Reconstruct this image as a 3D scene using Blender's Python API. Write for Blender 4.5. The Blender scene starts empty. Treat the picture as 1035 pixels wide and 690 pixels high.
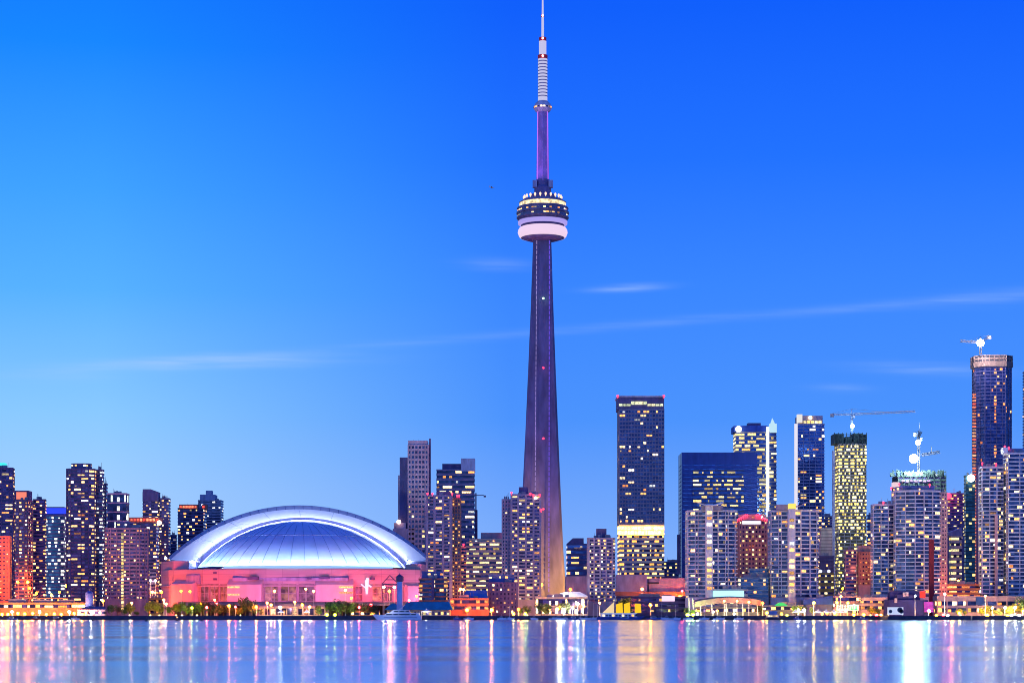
import bpy, math, random
from mathutils import Vector, noise as mnoise
R = math.radians
random.seed(7)
C = bpy.context.scene.collection
sc = bpy.context.scene

# ------------------------------------------------------------------ camera, sky, sun, exposure
F = 2043.0            # focal length in photo pixels (photo is 1035 px wide)
CAMZ, HOR = 3.0, 622.0
cam = bpy.data.cameras.new('camera'); co = bpy.data.objects.new('camera', cam); C.objects.link(co)
co.location = (0, 0, CAMZ); co.rotation_euler = (R(90), 0, 0)
cam.sensor_width = 36; cam.lens = 36*F/1035
cam.shift_y = (HOR-345)/1035
cam.clip_start = 1; cam.clip_end = 60000
sc.camera = co
sc.view_settings.view_transform = 'Standard'; sc.view_settings.look = 'None'
sc.view_settings.gamma = 1; sc.view_settings.exposure = 0.0; sc.view_settings.use_curve_mapping = False
sc.cycles.max_bounces = 5; sc.cycles.diffuse_bounces = 2; sc.cycles.glossy_bounces = 3
sc.cycles.transmission_bounces = 2; sc.cycles.use_denoising = True; sc.cycles.filter_width = 1.0
sc.cycles.caustics_reflective = True; sc.cycles.sample_clamp_indirect = 4

SUN_EL, SUN_AZ = 5.0, 215.0      # soft afterglow from behind-left of the camera
world = bpy.data.worlds.new('World'); sc.world = world; world.use_nodes = True
nt = world.node_tree; nt.nodes.clear()
def N(t, **kw):
    n = nt.nodes.new(t)
    for k, v in kw.items(): setattr(n, k, v)
    return n
def M_(op, a, b=None, c=None, clamp=False):
    n = N('ShaderNodeMath', operation=op, use_clamp=clamp)
    for i, v in enumerate((a, b, c)):
        if v is None: continue
        if isinstance(v, (int, float)): n.inputs[i].default_value = v
        else: nt.links.new(v, n.inputs[i])
    return n.outputs[0]
def ramp(n, stops, interp='LINEAR'):
    cr = n.color_ramp; cr.interpolation = interp
    while len(cr.elements) > 1: cr.elements.remove(cr.elements[0])
    cr.elements[0].position = stops[0][0]; cr.elements[0].color = (*stops[0][1], 1)
    for p, c in stops[1:]:
        e = cr.elements.new(p); e.color = (*c, 1)
tc = N('ShaderNodeTexCoord'); sx = N('ShaderNodeSeparateXYZ'); nt.links.new(tc.outputs['Generated'], sx.inputs[0])
X, Y, Zc = sx.outputs
rp = N('ShaderNodeValToRGB'); nt.links.new(M_('MULTIPLY', Zc, 2.5, clamp=True), rp.inputs[0])
ramp(rp, [(0.0, (.30, .48, .93)), (.10, (.19, .405, .97)), (.24, (.07, .29, .98)), (.40, (.04, .235, 1.0)),
          (.55, (.014, .165, 1.0)), (.72, (.004, .112, .97)), (.85, (.006, .10, .85)), (1.0, (.02, .10, .62))])
rp2 = N('ShaderNodeValToRGB'); nt.links.new(M_('MULTIPLY', Zc, 2.5, clamp=True), rp2.inputs[0])
ramp(rp2, [(0.0, (.44, .66, 1.0)), (.15, (.36, .62, 1.0)), (.246, (.25, .58, 1.0)), (.39, (.095, .44, 1.0)), (.505, (.05, .36, 1.0)), (.67, (.008, .24, 1.0)), (.8, (.003, .17, 1.0)), (1.0, (.02, .12, .7))])
warm = M_('MULTIPLY_ADD', M_('ARCTAN2', X, Y), -5.0, .0, clamp=True)     # afterglow lies to the west (left)
mx = N('ShaderNodeMix', data_type='RGBA'); nt.links.new(warm, mx.inputs[0]); nt.links.new(rp.outputs[0], mx.inputs[6]); nt.links.new(rp2.outputs[0], mx.inputs[7])
# thin high cloud streaks, laid out by direction
ysafe = M_('MAXIMUM', Y, .05); u = M_('DIVIDE', X, ysafe); v = M_('DIVIDE', Zc, ysafe)
cmb = N('ShaderNodeCombineXYZ'); nt.links.new(M_('MULTIPLY', u, 22), cmb.inputs[0]); nt.links.new(M_('MULTIPLY', v, 420), cmb.inputs[1])
ns = N('ShaderNodeTexNoise'); ns.inputs['Scale'].default_value = 1.0; ns.inputs['Detail'].default_value = 5; nt.links.new(cmb.outputs[0], ns.inputs['Vector'])
cmb2 = N('ShaderNodeCombineXYZ'); nt.links.new(M_('MULTIPLY', u, 16), cmb2.inputs[0])
ns2 = N('ShaderNodeTexNoise'); ns2.inputs['Scale'].default_value = 1.0; nt.links.new(cmb2.outputs[0], ns2.inputs['Vector'])
def streak(u0, v0, slope, hw, hu, amp, wob=.0):
    vc = M_('MULTIPLY_ADD', M_('SUBTRACT', u, u0), slope, v0)
    vc = M_('ADD', vc, M_('MULTIPLY_ADD', ns2.outputs[0], wob, -wob/2))
    d = M_('DIVIDE', M_('SUBTRACT', v, vc), hw)
    g = M_('EXPONENT', M_('MULTIPLY', M_('MULTIPLY', d, d), -1))
    if hu:
        e = M_('DIVIDE', M_('SUBTRACT', u, u0), hu)
        g = M_('MULTIPLY', g, M_('EXPONENT', M_('MULTIPLY', M_('MULTIPLY', e, e), -1)))
    return M_('MULTIPLY', g, amp)
uu = lambda px: (px-517.5)/F
vv = lambda py: (HOR-py)/F
st = streak(uu(760), vv(319), .078, .0022, .30, .13, .002)
for a in ((uu(210), vv(366), .03, .0030, .055, .55, .004), (uu(505), vv(267), -.02, .0028, .016, .20, 0), (uu(635), vv(291), .05, .0017, .016, .42, 0),
          (uu(945), vv(373), -.04, .0028, .035, .25, .002), (uu(850), vv(392), -.02, .002, .014, .14, 0), (uu(60), vv(378), .02, .004, .03, .14, 0), (uu(1010), vv(300), .08, .004, .05, .12, .002)):
    st = M_('ADD', st, streak(*a))
st = M_('MULTIPLY', st, M_('MULTIPLY_ADD', M_('SUBTRACT', ns.outputs[0], .28, clamp=True), 2.2, .3), clamp=True)
mc = N('ShaderNodeMix', data_type='RGBA'); nt.links.new(st, mc.inputs[0]); nt.links.new(mx.outputs[2], mc.inputs[6]); mc.inputs[7].default_value = (.42, .62, 1, 1)
sky = N('ShaderNodeTexSky', sky_type='NISHITA', sun_disc=False, sun_elevation=R(SUN_EL), sun_rotation=R(SUN_AZ)); sky.ozone_density = 4
bg1 = N('ShaderNodeBackground'); nt.links.new(mc.outputs[2], bg1.inputs[0]); bg1.inputs[1].default_value = 1.0
bg2 = N('ShaderNodeBackground'); nt.links.new(sky.outputs[0], bg2.inputs[0]); bg2.inputs[1].default_value = 0.004
ad = N('ShaderNodeAddShader'); nt.links.new(bg1.outputs[0], ad.inputs[0]); nt.links.new(bg2.outputs[0], ad.inputs[1])
wo = N('ShaderNodeOutputWorld'); nt.links.new(ad.outputs[0], wo.inputs[0])

sun = bpy.data.lights.new('sun', 'SUN'); sun.energy = 0.09; sun.angle = R(25); sun.color = (1.0, .72, .85)
so = bpy.data.objects.new('sun', sun); C.objects.link(so)
sd = Vector((math.sin(R(SUN_AZ))*math.cos(R(12)), math.cos(R(SUN_AZ))*math.cos(R(12)), math.sin(R(12))))
so.rotation_euler = sd.to_track_quat('Z', 'Y').to_euler()

# ------------------------------------------------------------------ materials
MATS = {}
def newmat(name):
    m = bpy.data.materials.new(name); m.use_nodes = True
    t = m.node_tree; p = t.nodes['Principled BSDF']; return m, t, p
def wall(name, col, rough=.8, var=.25, scale=.06, metal=0.0):
    if name in MATS: return MATS[name]
    m, t, p = newmat(name)
    g = t.nodes.new('ShaderNodeNewGeometry')
    mp = t.nodes.new('ShaderNodeMapping'); mp.inputs['Scale'].default_value = (1, 1, .35); t.links.new(g.outputs['Position'], mp.inputs[0])
    n = t.nodes.new('ShaderNodeTexNoise'); n.inputs['Scale'].default_value = scale*4; n.inputs['Detail'].default_value = 6; t.links.new(mp.outputs[0], n.inputs['Vector'])
    r = t.nodes.new('ShaderNodeValToRGB'); t.links.new(n.outputs[0], r.inputs[0])
    ramp(r, [(.3, tuple(c*(1-var) for c in col)), (.7, tuple(min(1, c*(1+var)) for c in col))])
    t.links.new(r.outputs[0], p.inputs['Base Color']); p.inputs['Roughness'].default_value = rough; p.inputs['Metallic'].default_value = metal
    MATS[name] = m; return m
def glass(name, dark, light, cell=3.0, metal=.55, rough=.16):
    if name in MATS: return MATS[name]
    m, t, p = newmat(name)
    g = t.nodes.new('ShaderNodeNewGeometry')
    s = t.nodes.new('ShaderNodeVectorMath'); s.operation = 'SNAP'; s.inputs[1].default_value = (cell, cell, cell); t.links.new(g.outputs['Position'], s.inputs[0])
    w = t.nodes.new('ShaderNodeTexWhiteNoise'); t.links.new(s.outputs[0], w.inputs[0])
    r = t.nodes.new('ShaderNodeValToRGB'); t.links.new(w.outputs[0], r.inputs[0])
    ramp(r, [(0, dark), (.55, tuple((a*2+b)/3 for a, b in zip(dark, light))), (1, light)])
    t.links.new(r.outputs[0], p.inputs['Base Color']); p.inputs['Metallic'].default_value = metal; p.inputs['Roughness'].default_value = rough
    MATS[name] = m; return m
def lit(name, stops, smin, smax, island=True, sampling='NONE', detail=.5, nscale=.9):
    """a lit pane: colour and brightness differ from window to window, curtains and ceilings inside modulate it"""
    if name in MATS: return MATS[name]
    m, t, p = newmat(name)
    oi = t.nodes.new('ShaderNodeObjectInfo'); g = t.nodes.new('ShaderNodeNewGeometry')
    a = t.nodes.new('ShaderNodeMath'); a.operation = 'ADD'; t.links.new(oi.outputs['Random'], a.inputs[0]); t.links.new(g.outputs['Random Per Island'], a.inputs[1])
    f = t.nodes.new('ShaderNodeMath'); f.operation = 'FRACT'; t.links.new(a.outputs[0], f.inputs[0])
    r = t.nodes.new('ShaderNodeValToRGB'); t.links.new(f.outputs[0], r.inputs[0]); ramp(r, stops)
    b = t.nodes.new('ShaderNodeMath'); b.operation = 'MULTIPLY'; b.inputs[1].default_value = 7.31; t.links.new(f.outputs[0], b.inputs[0])
    b2 = t.nodes.new('ShaderNodeMath'); b2.operation = 'FRACT'; t.links.new(b.outputs[0], b2.inputs[0])
    mr = t.nodes.new('ShaderNodeMapRange'); mr.inputs[3].default_value = smin; mr.inputs[4].default_value = smax; t.links.new(b2.outputs[0], mr.inputs[0])
    n = t.nodes.new('ShaderNodeTexNoise'); n.inputs['Scale'].default_value = nscale; t.links.new(g.outputs['Position'], n.inputs['Vector'])
    nr = t.nodes.new('ShaderNodeMapRange'); nr.inputs[1].default_value = .35; nr.inputs[2].default_value = .65; nr.inputs[3].default_value = 1-detail; nr.inputs[4].default_value = 1+detail; t.links.new(n.outputs[0], nr.inputs[0])
    mu = t.nodes.new('ShaderNodeMath'); mu.operation = 'MULTIPLY'; t.links.new(mr.outputs[0], mu.inputs[0]); t.links.new(nr.outputs[0], mu.inputs[1])
    t.links.new(r.outputs[0], p.inputs['Emission Color']); t.links.new(mu.outputs[0], p.inputs['Emission Strength'])
    p.inputs['Base Color'].default_value = (.012, .012, .02, 1); p.inputs['Roughness'].default_value = .35
    m.cycles.emission_sampling = sampling
    MATS[name] = m; return m
def lamp_mat(name, col, s):
    if name in MATS: return MATS[name]
    m, t, p = newmat(name)
    p.inputs['Emission Color'].default_value = (*col, 1); p.inputs['Emission Strength'].default_value = s
    p.inputs['Base Color'].default_value = (.12*col[0], .12*col[1], .12*col[2], 1)
    MATS[name] = m; return m

WARM = [(0, (1, .30, .05)), (.3, (1, .48, .12)), (.6, (1, .64, .22)), (.88, (1, .80, .42)), (1, (.85, .92, 1))]
L_WARM = lit('warm lit pane', WARM, .3, 4.2)
L_YEL = lit('yellow lit pane', [(0, (1, .55, .12)), (.5, (1, .74, .24)), (1, (1, .88, .45))], .4, 2.4)
L_WHITE = lit('white lit pane', [(0, (.75, .85, 1)), (.5, (1, .93, .75)), (1, (.8, 1, .9))], 1.0, 3.0)
L_GOLD = lit('gold lit pane', [(0, (1, .30, .04)), (.6, (1, .45, .08)), (1, (1, .7, .3))], .5, 4.5)
L_ORANGE = lit('orange lit pane', [(0, (1, .22, .04)), (.5, (1, .38, .08)), (1, (1, .6, .2))], .7, 2.4)
L_SHOP = lit('shopfront pane', [(0, (1, .30, .03)), (.5, (1, .48, .08)), (1, (1, .8, .4))], 1.5, 12)
L_FAINT = lit('faint lit pane', [(0, (.5, .35, .5)), (.5, (.8, .5, .4)), (1, (.6, .65, .9))], .15, .6)
G_NAVY = glass('navy glazing', (.01, .02, .09), (.05, .09, .28))
G_BLUE = glass('blue glazing', (.03, .07, .26), (.10, .20, .52), metal=.75)
G_TEAL = glass('teal glazing', (.03, .10, .20), (.12, .26, .42), metal=.65)
G_CONDO = glass('condo glazing', (.01, .02, .08), (.10, .17, .36), metal=.5)
G_DARK = glass('dark glazing', (.015, .012, .06), (.13, .10, .32), metal=.5)
W_NAVY = wall('navy cladding', (.09, .085, .21)); W_PURP = wall('plum concrete', (.24, .16, .26)); W_GREY = wall('grey concrete', (.30, .29, .33))
W_PALE = wall('pale concrete', (.56, .58, .66)); W_LAV = wall('lavender concrete', (.33, .29, .40)); W_BRICK = wall('red brick', (.40, .17, .12))
W_PINK = wall('pink stone', (.62, .38, .36)); W_CREAM = wall('cream stone', (.62, .55, .42)); W_DARK = wall('charcoal metal', (.04, .04, .06), .5)
W_BROWN = wall('brown concrete', (.26, .17, .15)); W_ORNG = wall('ochre brick', (.55, .30, .12)); W_BLUEW = wall('blue grey panel', (.30, .31, .48))
W_WHITE = wall('white paint', (.8, .8, .82), .5, .05); W_TEAL = wall('teal roof sheet', (.03, .22, .34), .5); W_GREEN = wall('green debris netting', (.04, .075, .075))
W_RED = wall('dark red panel', (.2, .015, .03)); W_STEEL = wall('galvanised steel', (.55, .57, .62), .45, .1, metal=.3)
RED_L = lamp_mat('red beacon lens', (1, .02, .05), 7)

# ------------------------------------------------------------------ mesh helpers
class MB:
    def __init__(s): s.v = []; s.f = []
    def add(s, vs, fs):
        o = len(s.v); s.v += [tuple(p) for p in vs]; s.f += [tuple(i+o for i in f) for f in fs]; return s
    def prism(s, poly, z0, z1, top=None):
        n = len(poly); t = top or poly
        vs = [(x, y, z0) for x, y in poly]+[(x, y, z1) for x, y in t]
        return s.add(vs, [tuple(range(n-1, -1, -1)), tuple(range(n, 2*n))]+[(i, (i+1) % n, n+(i+1) % n, n+i) for i in range(n)])
    def box(s, c, d, rz=0):
        ca, sa = math.cos(rz), math.sin(rz); hx, hy = d[0]/2, d[1]/2
        pts = [(c[0]+x*ca-y*sa, c[1]+x*sa+y*ca) for x, y in ((-hx, -hy), (hx, -hy), (hx, hy), (-hx, hy))]
        return s.prism(pts, c[2]-d[2]/2, c[2]+d[2]/2)
    def tube(s, a, b, r0, r1=None, n=6):
        r1 = r0 if r1 is None else r1
        a, b = Vector(a), Vector(b); d = (b-a).normalized()
        e = d.orthogonal().normalized(); f = d.cross(e)
        vs = []
        for c, r in ((a, r0), (b, r1)):
            for i in range(n):
                t = 2*math.pi*i/n; vs.append(c+e*(r*math.cos(t))+f*(r*math.sin(t)))
        return s.add(vs, [tuple(range(n-1, -1, -1)), tuple(range(n, 2*n))]+[(i, (i+1) % n, n+(i+1) % n, n+i) for i in range(n)])
    def lathe(s, prof, c=(0, 0), n=32):
        vs = []
        for r, z in prof:
            for i in range(n):
                t = 2*math.pi*i/n; vs.append((c[0]+r*math.cos(t), c[1]+r*math.sin(t), z))
        fs = [tuple(range(n-1, -1, -1)), tuple(range((len(prof)-1)*n, len(prof)*n))]
        for k in range(len(prof)-1):
            for i in range(n):
                j = (i+1) % n; fs.append((k*n+i, k*n+j, (k+1)*n+j, (k+1)*n+i))
        return s.add(vs, fs)
    def grid(s, rows):
        """rows of equal length point lists"""
        m = len(rows[0]); vs = [p for r in rows for p in r]
        return s.add(vs, [(k*m+i, k*m+i+1, (k+1)*m+i+1, (k+1)*m+i) for k in range(len(rows)-1) for i in range(m-1)])
    def ball(s, c, r, n=10, m=6, sz=1):
        prof = [(max(.001, r*math.sin(math.pi*k/m)), c[2]-r*sz*math.cos(math.pi*k/m)) for k in range(m+1)]
        return s.lathe(prof, (c[0], c[1]), n)
    def lattice(s, a, b, w, n, r=.16, up=Vector((0, 0, 1))):
        a, b = Vector(a), Vector(b); d = (b-a).normalized()
        e = d.cross(up) if abs(d.dot(up)) < .9 else Vector((1, 0, 0)); e.normalize(); f = d.cross(e)
        cs = [e*(w/2)+f*(w/2), e*(-w/2)+f*(w/2), e*(-w/2)-f*(w/2), e*(w/2)-f*(w/2)]
        for q in cs: s.tube(a+q, b+q, r, n=4)
        for k in range(n):
            p, q = a+(b-a)*(k/n), a+(b-a)*((k+1)/n)
            for j in range(4):
                c0, c1 = cs[j], cs[(j+1) % 4]
                s.tube(p+c0, q+c1, r*.7, n=3); s.tube(p+c0, p+c1, r*.7, n=3)
        return s
WL = {}
def link(o, parent, wloc):
    C.objects.link(o); WL[o.name] = Vector(wloc)
    if parent: o.parent = parent; o.location = Vector(wloc)-WL[parent.name]
    else: o.location = wloc
    return o
def obj(name, mb, mat, parent=None, smooth=False, mats=None):
    xs = [p[0] for p in mb.v]; ys = [p[1] for p in mb.v]; zs = [p[2] for p in mb.v]
    c = Vector(((min(xs)+max(xs))/2, (min(ys)+max(ys))/2, min(zs)))
    me = bpy.data.meshes.new(name); me.from_pydata([(p[0]-c.x, p[1]-c.y, p[2]-c.z) for p in mb.v], [], mb.f)
    me.materials.append(mat)
    if smooth:
        for p in me.polygons: p.use_smooth = True
    me.update()
    return link(bpy.data.objects.new(name, me), parent, c)
def inst(name, me, parent, wloc, rz=0):
    o = bpy.data.objects.new(name, me); o.rotation_euler = (0, 0, rz); return link(o, parent, wloc)
def tag(o, label=None, cat=None, group=None, kind=None):
    if label: o['label'] = label
    if cat: o['category'] = cat
    if group: o['group'] = group
    if kind: o['kind'] = kind
    return o
def empty(name, loc, label=None, cat=None, group=None):
    o = bpy.data.objects.new(name, None); o.empty_display_size = 1; link(o, None, loc); return tag(o, label, cat, group)
def structure(name, mb, mat, kind='structure', smooth=False): return tag(obj(name, mb, mat, smooth=smooth), kind=kind)
def xw(px, D): return (px-517.5)/F*D
def zw(py, D): return CAMZ+(HOR-py)/F*D
GZ = 2.5

# light helper: a real lamp, child of what carries it
def light(kind, name, parent, loc, col, power, size=1.0, aim=None, spot=None, blend=.6, sy=None):
    l = bpy.data.lights.new(name, kind); l.color = col; l.energy = power
    if kind == 'AREA':
        l.size = size
        if sy: l.shape = 'RECTANGLE'; l.size_y = sy
    else: l.shadow_soft_size = size
    if kind == 'SPOT': l.spot_size = R(spot or 90); l.spot_blend = blend
    o = bpy.data.objects.new(name, l); link(o, parent, loc)
    if aim is not None: o.rotation_euler = (Vector(loc)-Vector(aim)).to_track_quat('Z', 'Y').to_euler()
    return o

# ------------------------------------------------------------------ footprints
def fit(local, px0, px1, D, theta=0):
    """rotate a footprint and scale it so it is seen between px0 and px1 with its nearest corner at distance D"""
    ca, sa = math.cos(theta), math.sin(theta)
    p = [(x*ca-y*sa, x*sa+y*ca) for x, y in local]
    s = (px1-px0)/F*D/(max(q[0] for q in p)-min(q[0] for q in p)); tx = xw((px0+px1)/2, D)
    for _ in range(8):
        my = min(q[1] for q in p)*s
        w = [(q[0]*s+tx, q[1]*s-my+D) for q in p]
        pr = [x/y*F+517.5 for x, y in w]; a, b = min(pr), max(pr)
        s *= (px1-px0)/(b-a); tx += ((px0+px1)/2-(a+b)/2)/F*D
    my = min(q[1] for q in p)*s
    return [(q[0]*s+tx, q[1]*s-my+D) for q in p]
def rect(px0, px1, D, deg=0, ratio=.8): return fit([(0, 0), (1, 0), (1, ratio), (0, ratio)], px0, px1, D, R(deg))
def bow(px0, px1, D, deg=0, ratio=.8, bulge=.18, n=8):
    """bowed front footprint"""
    f = [(i/n, -bulge*math.sin(math.pi*i/n)) for i in range(n+1)]
    return fit(f+[(1, ratio), (0, ratio)], px0, px1, D, R(deg))
def chamfer(px0, px1, D, deg=0, ratio=.9, c=.2):
    return fit([(c, 0), (1-c, 0), (1, c), (1, ratio-c), (1-c, ratio), (c, ratio), (0, ratio-c), (0, c)], px0, px1, D, R(deg))
def inset(poly, d):
    n = len(poly); out = []
    for i in range(n):
        p0, p1, p2 = Vector(poly[i-1]), Vector(poly[i]), Vector(poly[(i+1) % n])
        e1 = (p1-p0).normalized(); e2 = (p2-p1).normalized()
        n1 = Vector((-e1.y, e1.x)); n2 = Vector((-e2.y, e2.x))   # inward for CCW
        m = n1+n2; k = d/max(.3, (1+n1.dot(n2)))
        out.append((p1.x+m.x*k, p1.y+m.y*k))
    return out

# ------------------------------------------------------------------ buildings
WCACHE = {}
NB = [0]
class Bld:
    def __init__(s, name, label, cat, group=None, poly=None):
        cx = sum(p[0] for p in poly)/len(poly); cy = sum(p[1] for p in poly)/len(poly)
        s.root = empty(name, (cx, cy, GZ), label, cat, group); s.poly = poly; s.wins = []; s.D = min(p[1] for p in poly)
        s.rng = random.Random(sum(ord(c) for c in label)); s.cap = 100
    def z(s, py, poly=None): return zw(py, min(p[1] for p in (poly or s.poly)))
    def vol(s, ytop, poly=None, ybot=None, wallm=W_NAVY, glassm=G_NAVY, fh=3.2, br=.55, rec=.5, cell=3.0, pier=0, pw=.6, pp=.25,
            p=.2, run=1, lm=None, vis=606, pf=None, cap=1.5, wh=.85, ww=.84, bands=True):
        """one volume: core, spandrel rings and piers are the wall; each storey's glazing is a window_band; lit cells are windows"""
        poly = poly or s.poly; lm = lm or L_WARM; rng = s.rng; fh *= .94; cell *= .86
        zt = s.z(ytop, poly); zb = GZ if ybot is None else s.z(ybot, poly); zv = s.z(vis, poly)
        w = MB(); core = inset(poly, rec); w.prism(core, zb, zt-.05)
        w.prism(poly, zt-cap, zt)
        H = zt-cap-zb; nf = max(1, int(H/fh)); f0 = zt-cap-nf*fh
        if f0 > zb+.05: w.prism(inset(poly, .02), zb, f0+.02)
        gi = inset(poly, max(.05, rec-.18))
        bz = []
        for k in range(nf):
            a = f0+k*fh
            if a+fh < zv: continue
            w.prism(poly, a, a+fh*(1-br)); bz.append((k, a+fh*(1-br), a+fh))
        if bz and bz[0][1] > f0+fh: w.prism(inset(poly, .03), f0, bz[0][1]-fh*(1-br)-.01)
        n = len(poly); edges = []
        for i in range(n):
            a, b = Vector(poly[i]), Vector(poly[(i+1) % n]); e = b-a; L = e.length
            if L < 1.5: continue
            e /= L; nn = Vector((e.y, -e.x)); mid = (a+b)/2
            if nn.dot(-mid) <= 0.02*mid.length: continue
            edges.append((a, e, nn, L, i))
        for a, e, nn, L, i in edges:
            nc = max(1, round(L/cell)); cw = L/nc; rz = math.atan2(e.y, e.x)
            if pier:
                for j in range(0, nc+1, pier):
                    q = a+e*min(L-pw/2, max(pw/2, j*cw))+nn*(pp/2-rec/2)
                    w.box((q.x, q.y, (max(zb, zv)+zt-.1)/2), (pw, rec+pp, zt-.1-max(zb, zv)), rz)
        s.last = obj('wall', w, wallm, s.root)
        if ybot is None and len(poly) < 14 and cap < 3:
            xs = [p_[0] for p_ in core]; ys = [p_[1] for p_ in core]; rw = random.Random(int(xs[0]*10)); pl = MB(); W_ = max(xs)-min(xs); Dp = max(ys)-min(ys)
            for q_ in range(5):
                bw = rw.uniform(.06, .2)*W_; pl.box((min(xs)+W_*rw.uniform(.2, .8), min(ys)+Dp*rw.uniform(.3, .7), zt+.6), (bw, Dp*.2, rw.uniform(2, 4.4)))
            for q_ in range(2): x_ = min(xs)+W_*rw.uniform(.2, .8); y_ = min(ys)+Dp*rw.uniform(.3, .6); pl.tube((x_, y_, zt-.5), (x_, y_, zt+rw.uniform(3, 6)), .14, n=4)
            obj('roof_plant', pl, W_GREY, s.root)
        if bands:
            for k, z0, z1 in bz:
                g = MB(); g.prism(gi, z0-.02, z1+.02); obj('window_band', g, glassm, s.root)
        for a, e, nn, L, i in edges:
            nc = max(1, round(L/cell)); cw = L/nc; rz = math.atan2(e.y, e.x)
            for k, z0, z1 in bz:
                fr = (k+.5)/nf; j = 0
                while j < nc:
                    uf = (j+.5)/nc
                    pr = pf(fr, uf, i, k, rng) if pf else min(.9, p*1.45)*(1.5 if (hash_(k, i, len(s.poly)) % 5 == 0) else .85)
                    if rng.random() < pr:
                        r = min(rng.randint(1, run), nc-j); wv = rng.choice((1, 1, .72, .5)) if r == 1 else 1; hv = rng.choice((1, 1, .7))
                        q = a+e*((j+r/2)*cw)-nn*(max(.05, rec-.18)-.12)
                        s.wins.append(((round(r*cw*ww*wv if r == 1 else r*cw-cw*(1-ww), 2), round((z1-z0)*wh*hv, 2)), (q.x, q.y, z0+(z1-z0)*(1-wh)/2), rz, lm))
                        j += r
                    j += 1
        return s
    def part(s, name, mb, mat, smooth=False): return obj(name, mb, mat, s.root, smooth)
    def box(s, name, px0, px1, y0, y1, mat, D=None, depth=8, zb=None):
        """a roof or wall piece given by where it is seen, at its own distance"""
        D = D or s.D+6; x0, x1 = xw(px0, D), xw(px1, D)
        mb = MB(); mb.prism([(x0, D), (x1, D), (x1, D+depth), (x0, D+depth)], zw(y1, D) if zb is None else zb, zw(y0, D)); return s.part(name, mb, mat)
    def beacon(s, px, py, D=None, r=.8):
        D = D or s.D; mb = MB(); mb.ball((xw(px, D), D+1, zw(py, D)), r); mb.tube((xw(px, D), D+1, zw(py, D)-1.8), (xw(px, D), D+1, zw(py, D)), .2); s.part('beacon', mb, RED_L)
    def done(s):
        w = s.wins; s.rng.shuffle(w); w.sort(key=lambda t: -t[0][0])
        for (wd, ht), loc, rz, lm in w[:s.cap]:
            key = (wd, ht, lm.name)
            if key not in WCACHE:
                m = MB(); m.box((0, 0, ht/2), (wd, .2, ht)); me = bpy.data.meshes.new('window'); me.from_pydata(m.v, [], m.f); me.materials.append(lm); WCACHE[key] = me
            inst('window', WCACHE[key], s.root, loc, rz)
        rest = w[s.cap:]
        by = {}
        for r in rest: by.setdefault(r[3].name, []).append(r)
        for k, rs in by.items():
            m = MB()
            for (wd, ht), loc, rz, lm in rs: m.box((loc[0], loc[1], loc[2]+ht/2), (wd, .2, ht), rz)
            tag(obj('window', m, rs[0][3], s.root), kind='stuff')
        NB[0] += len(w)
        return s
def hash_(*a):
    h = 17
    for x in a: h = (h*31+int(x)*7919) & 0xffff
    return h

# ------------------------------------------------------------------ setting: lake, land, sea wall, promenade
def water_mat():
    m, t, p = newmat('lake water')
    p.inputs['Base Color'].default_value = (.46, .66, 1, 1); p.inputs['Roughness'].default_value = WATER_R
    p.inputs['IOR'].default_value = 2.2
    p.inputs['Metallic'].default_value = .85
    tcn = t.nodes.new('ShaderNodeNewGeometry'); mp = t.nodes.new('ShaderNodeMapping'); t.links.new(tcn.outputs['Position'], mp.inputs[0])
    mp.inputs['Scale'].default_value = (.004, .03, 1)
    n = t.nodes.new('ShaderNodeTexNoise'); n.inputs['Scale'].default_value = 1; n.inputs['Detail'].default_value = 3; t.links.new(mp.outputs[0], n.inputs['Vector'])
    mr = t.nodes.new('ShaderNodeMapRange'); mr.inputs[1].default_value = .3; mr.inputs[2].default_value = .7; mr.inputs[3].default_value = WATER_R*.72; mr.inputs[4].default_value = WATER_R*1.25
    t.links.new(n.outputs[0], mr.inputs[0]); t.links.new(mr.outputs[0], p.inputs['Roughness'])
    gl = t.nodes.new('ShaderNodeBsdfGlossy'); gl.inputs['Color'].default_value = (.58, .82, 1, 1); t.links.new(mr.outputs[0], gl.inputs['Roughness'])
    ms = t.nodes.new('ShaderNodeMixShader'); ms.inputs[0].default_value = .9; t.links.new(p.outputs[0], ms.inputs[1]); t.links.new(gl.outputs[0], ms.inputs[2]); t.links.new(ms.outputs[0], t.nodes['Material Output'].inputs[0])
    return m
WATER_R = .17
g = MB(); g.add([(-9000, -400, 0), (9000, -400, 0), (9000, 1600, 0), (-9000, 1600, 0)], [(0, 1, 2, 3)]); structure('lake_water', g, water_mat())
asph = wall('asphalt', (.05, .05, .055), .85, .3, .02)
g = MB(); g.prism([(-9000, 1503), (9000, 1503), (9000, 14000), (-9000, 14000)], -3, GZ); structure('ground', g, asph)
g = MB()
shore = [(-9000, 1500), (xw(0, 1500), 1500), (xw(300, 1500), 1499), (xw(380, 1500), 1500), (xw(889, 1500), 1500), (xw(891, 1500), 1476), (xw(980, 1480), 1476), (xw(986, 1490), 1500), (9000, 1500), (9000, 1504), (-9000, 1504)]
g.prism(shore, -3, GZ+.6); structure('sea_wall', g, wall('wet sea wall', (.05, .05, .08)))
g = MB(); g.prism([(-700, 1504.01), (700, 1504.01), (700, 1522), (-700, 1522)], GZ-.5, GZ+.15); structure('promenade', g, wall('promenade paving', (.25, .22, .2), .8))
g = MB(); g.prism([(xw(118, 1520), 1522.5), (xw(262, 1520), 1522.5), (xw(262, 1560), 1575), (xw(118, 1560), 1575)], GZ-.5, GZ+.5); structure('lawn', g, wall('mown grass', (.10, .15, .03), .9, .4, .3))

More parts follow.
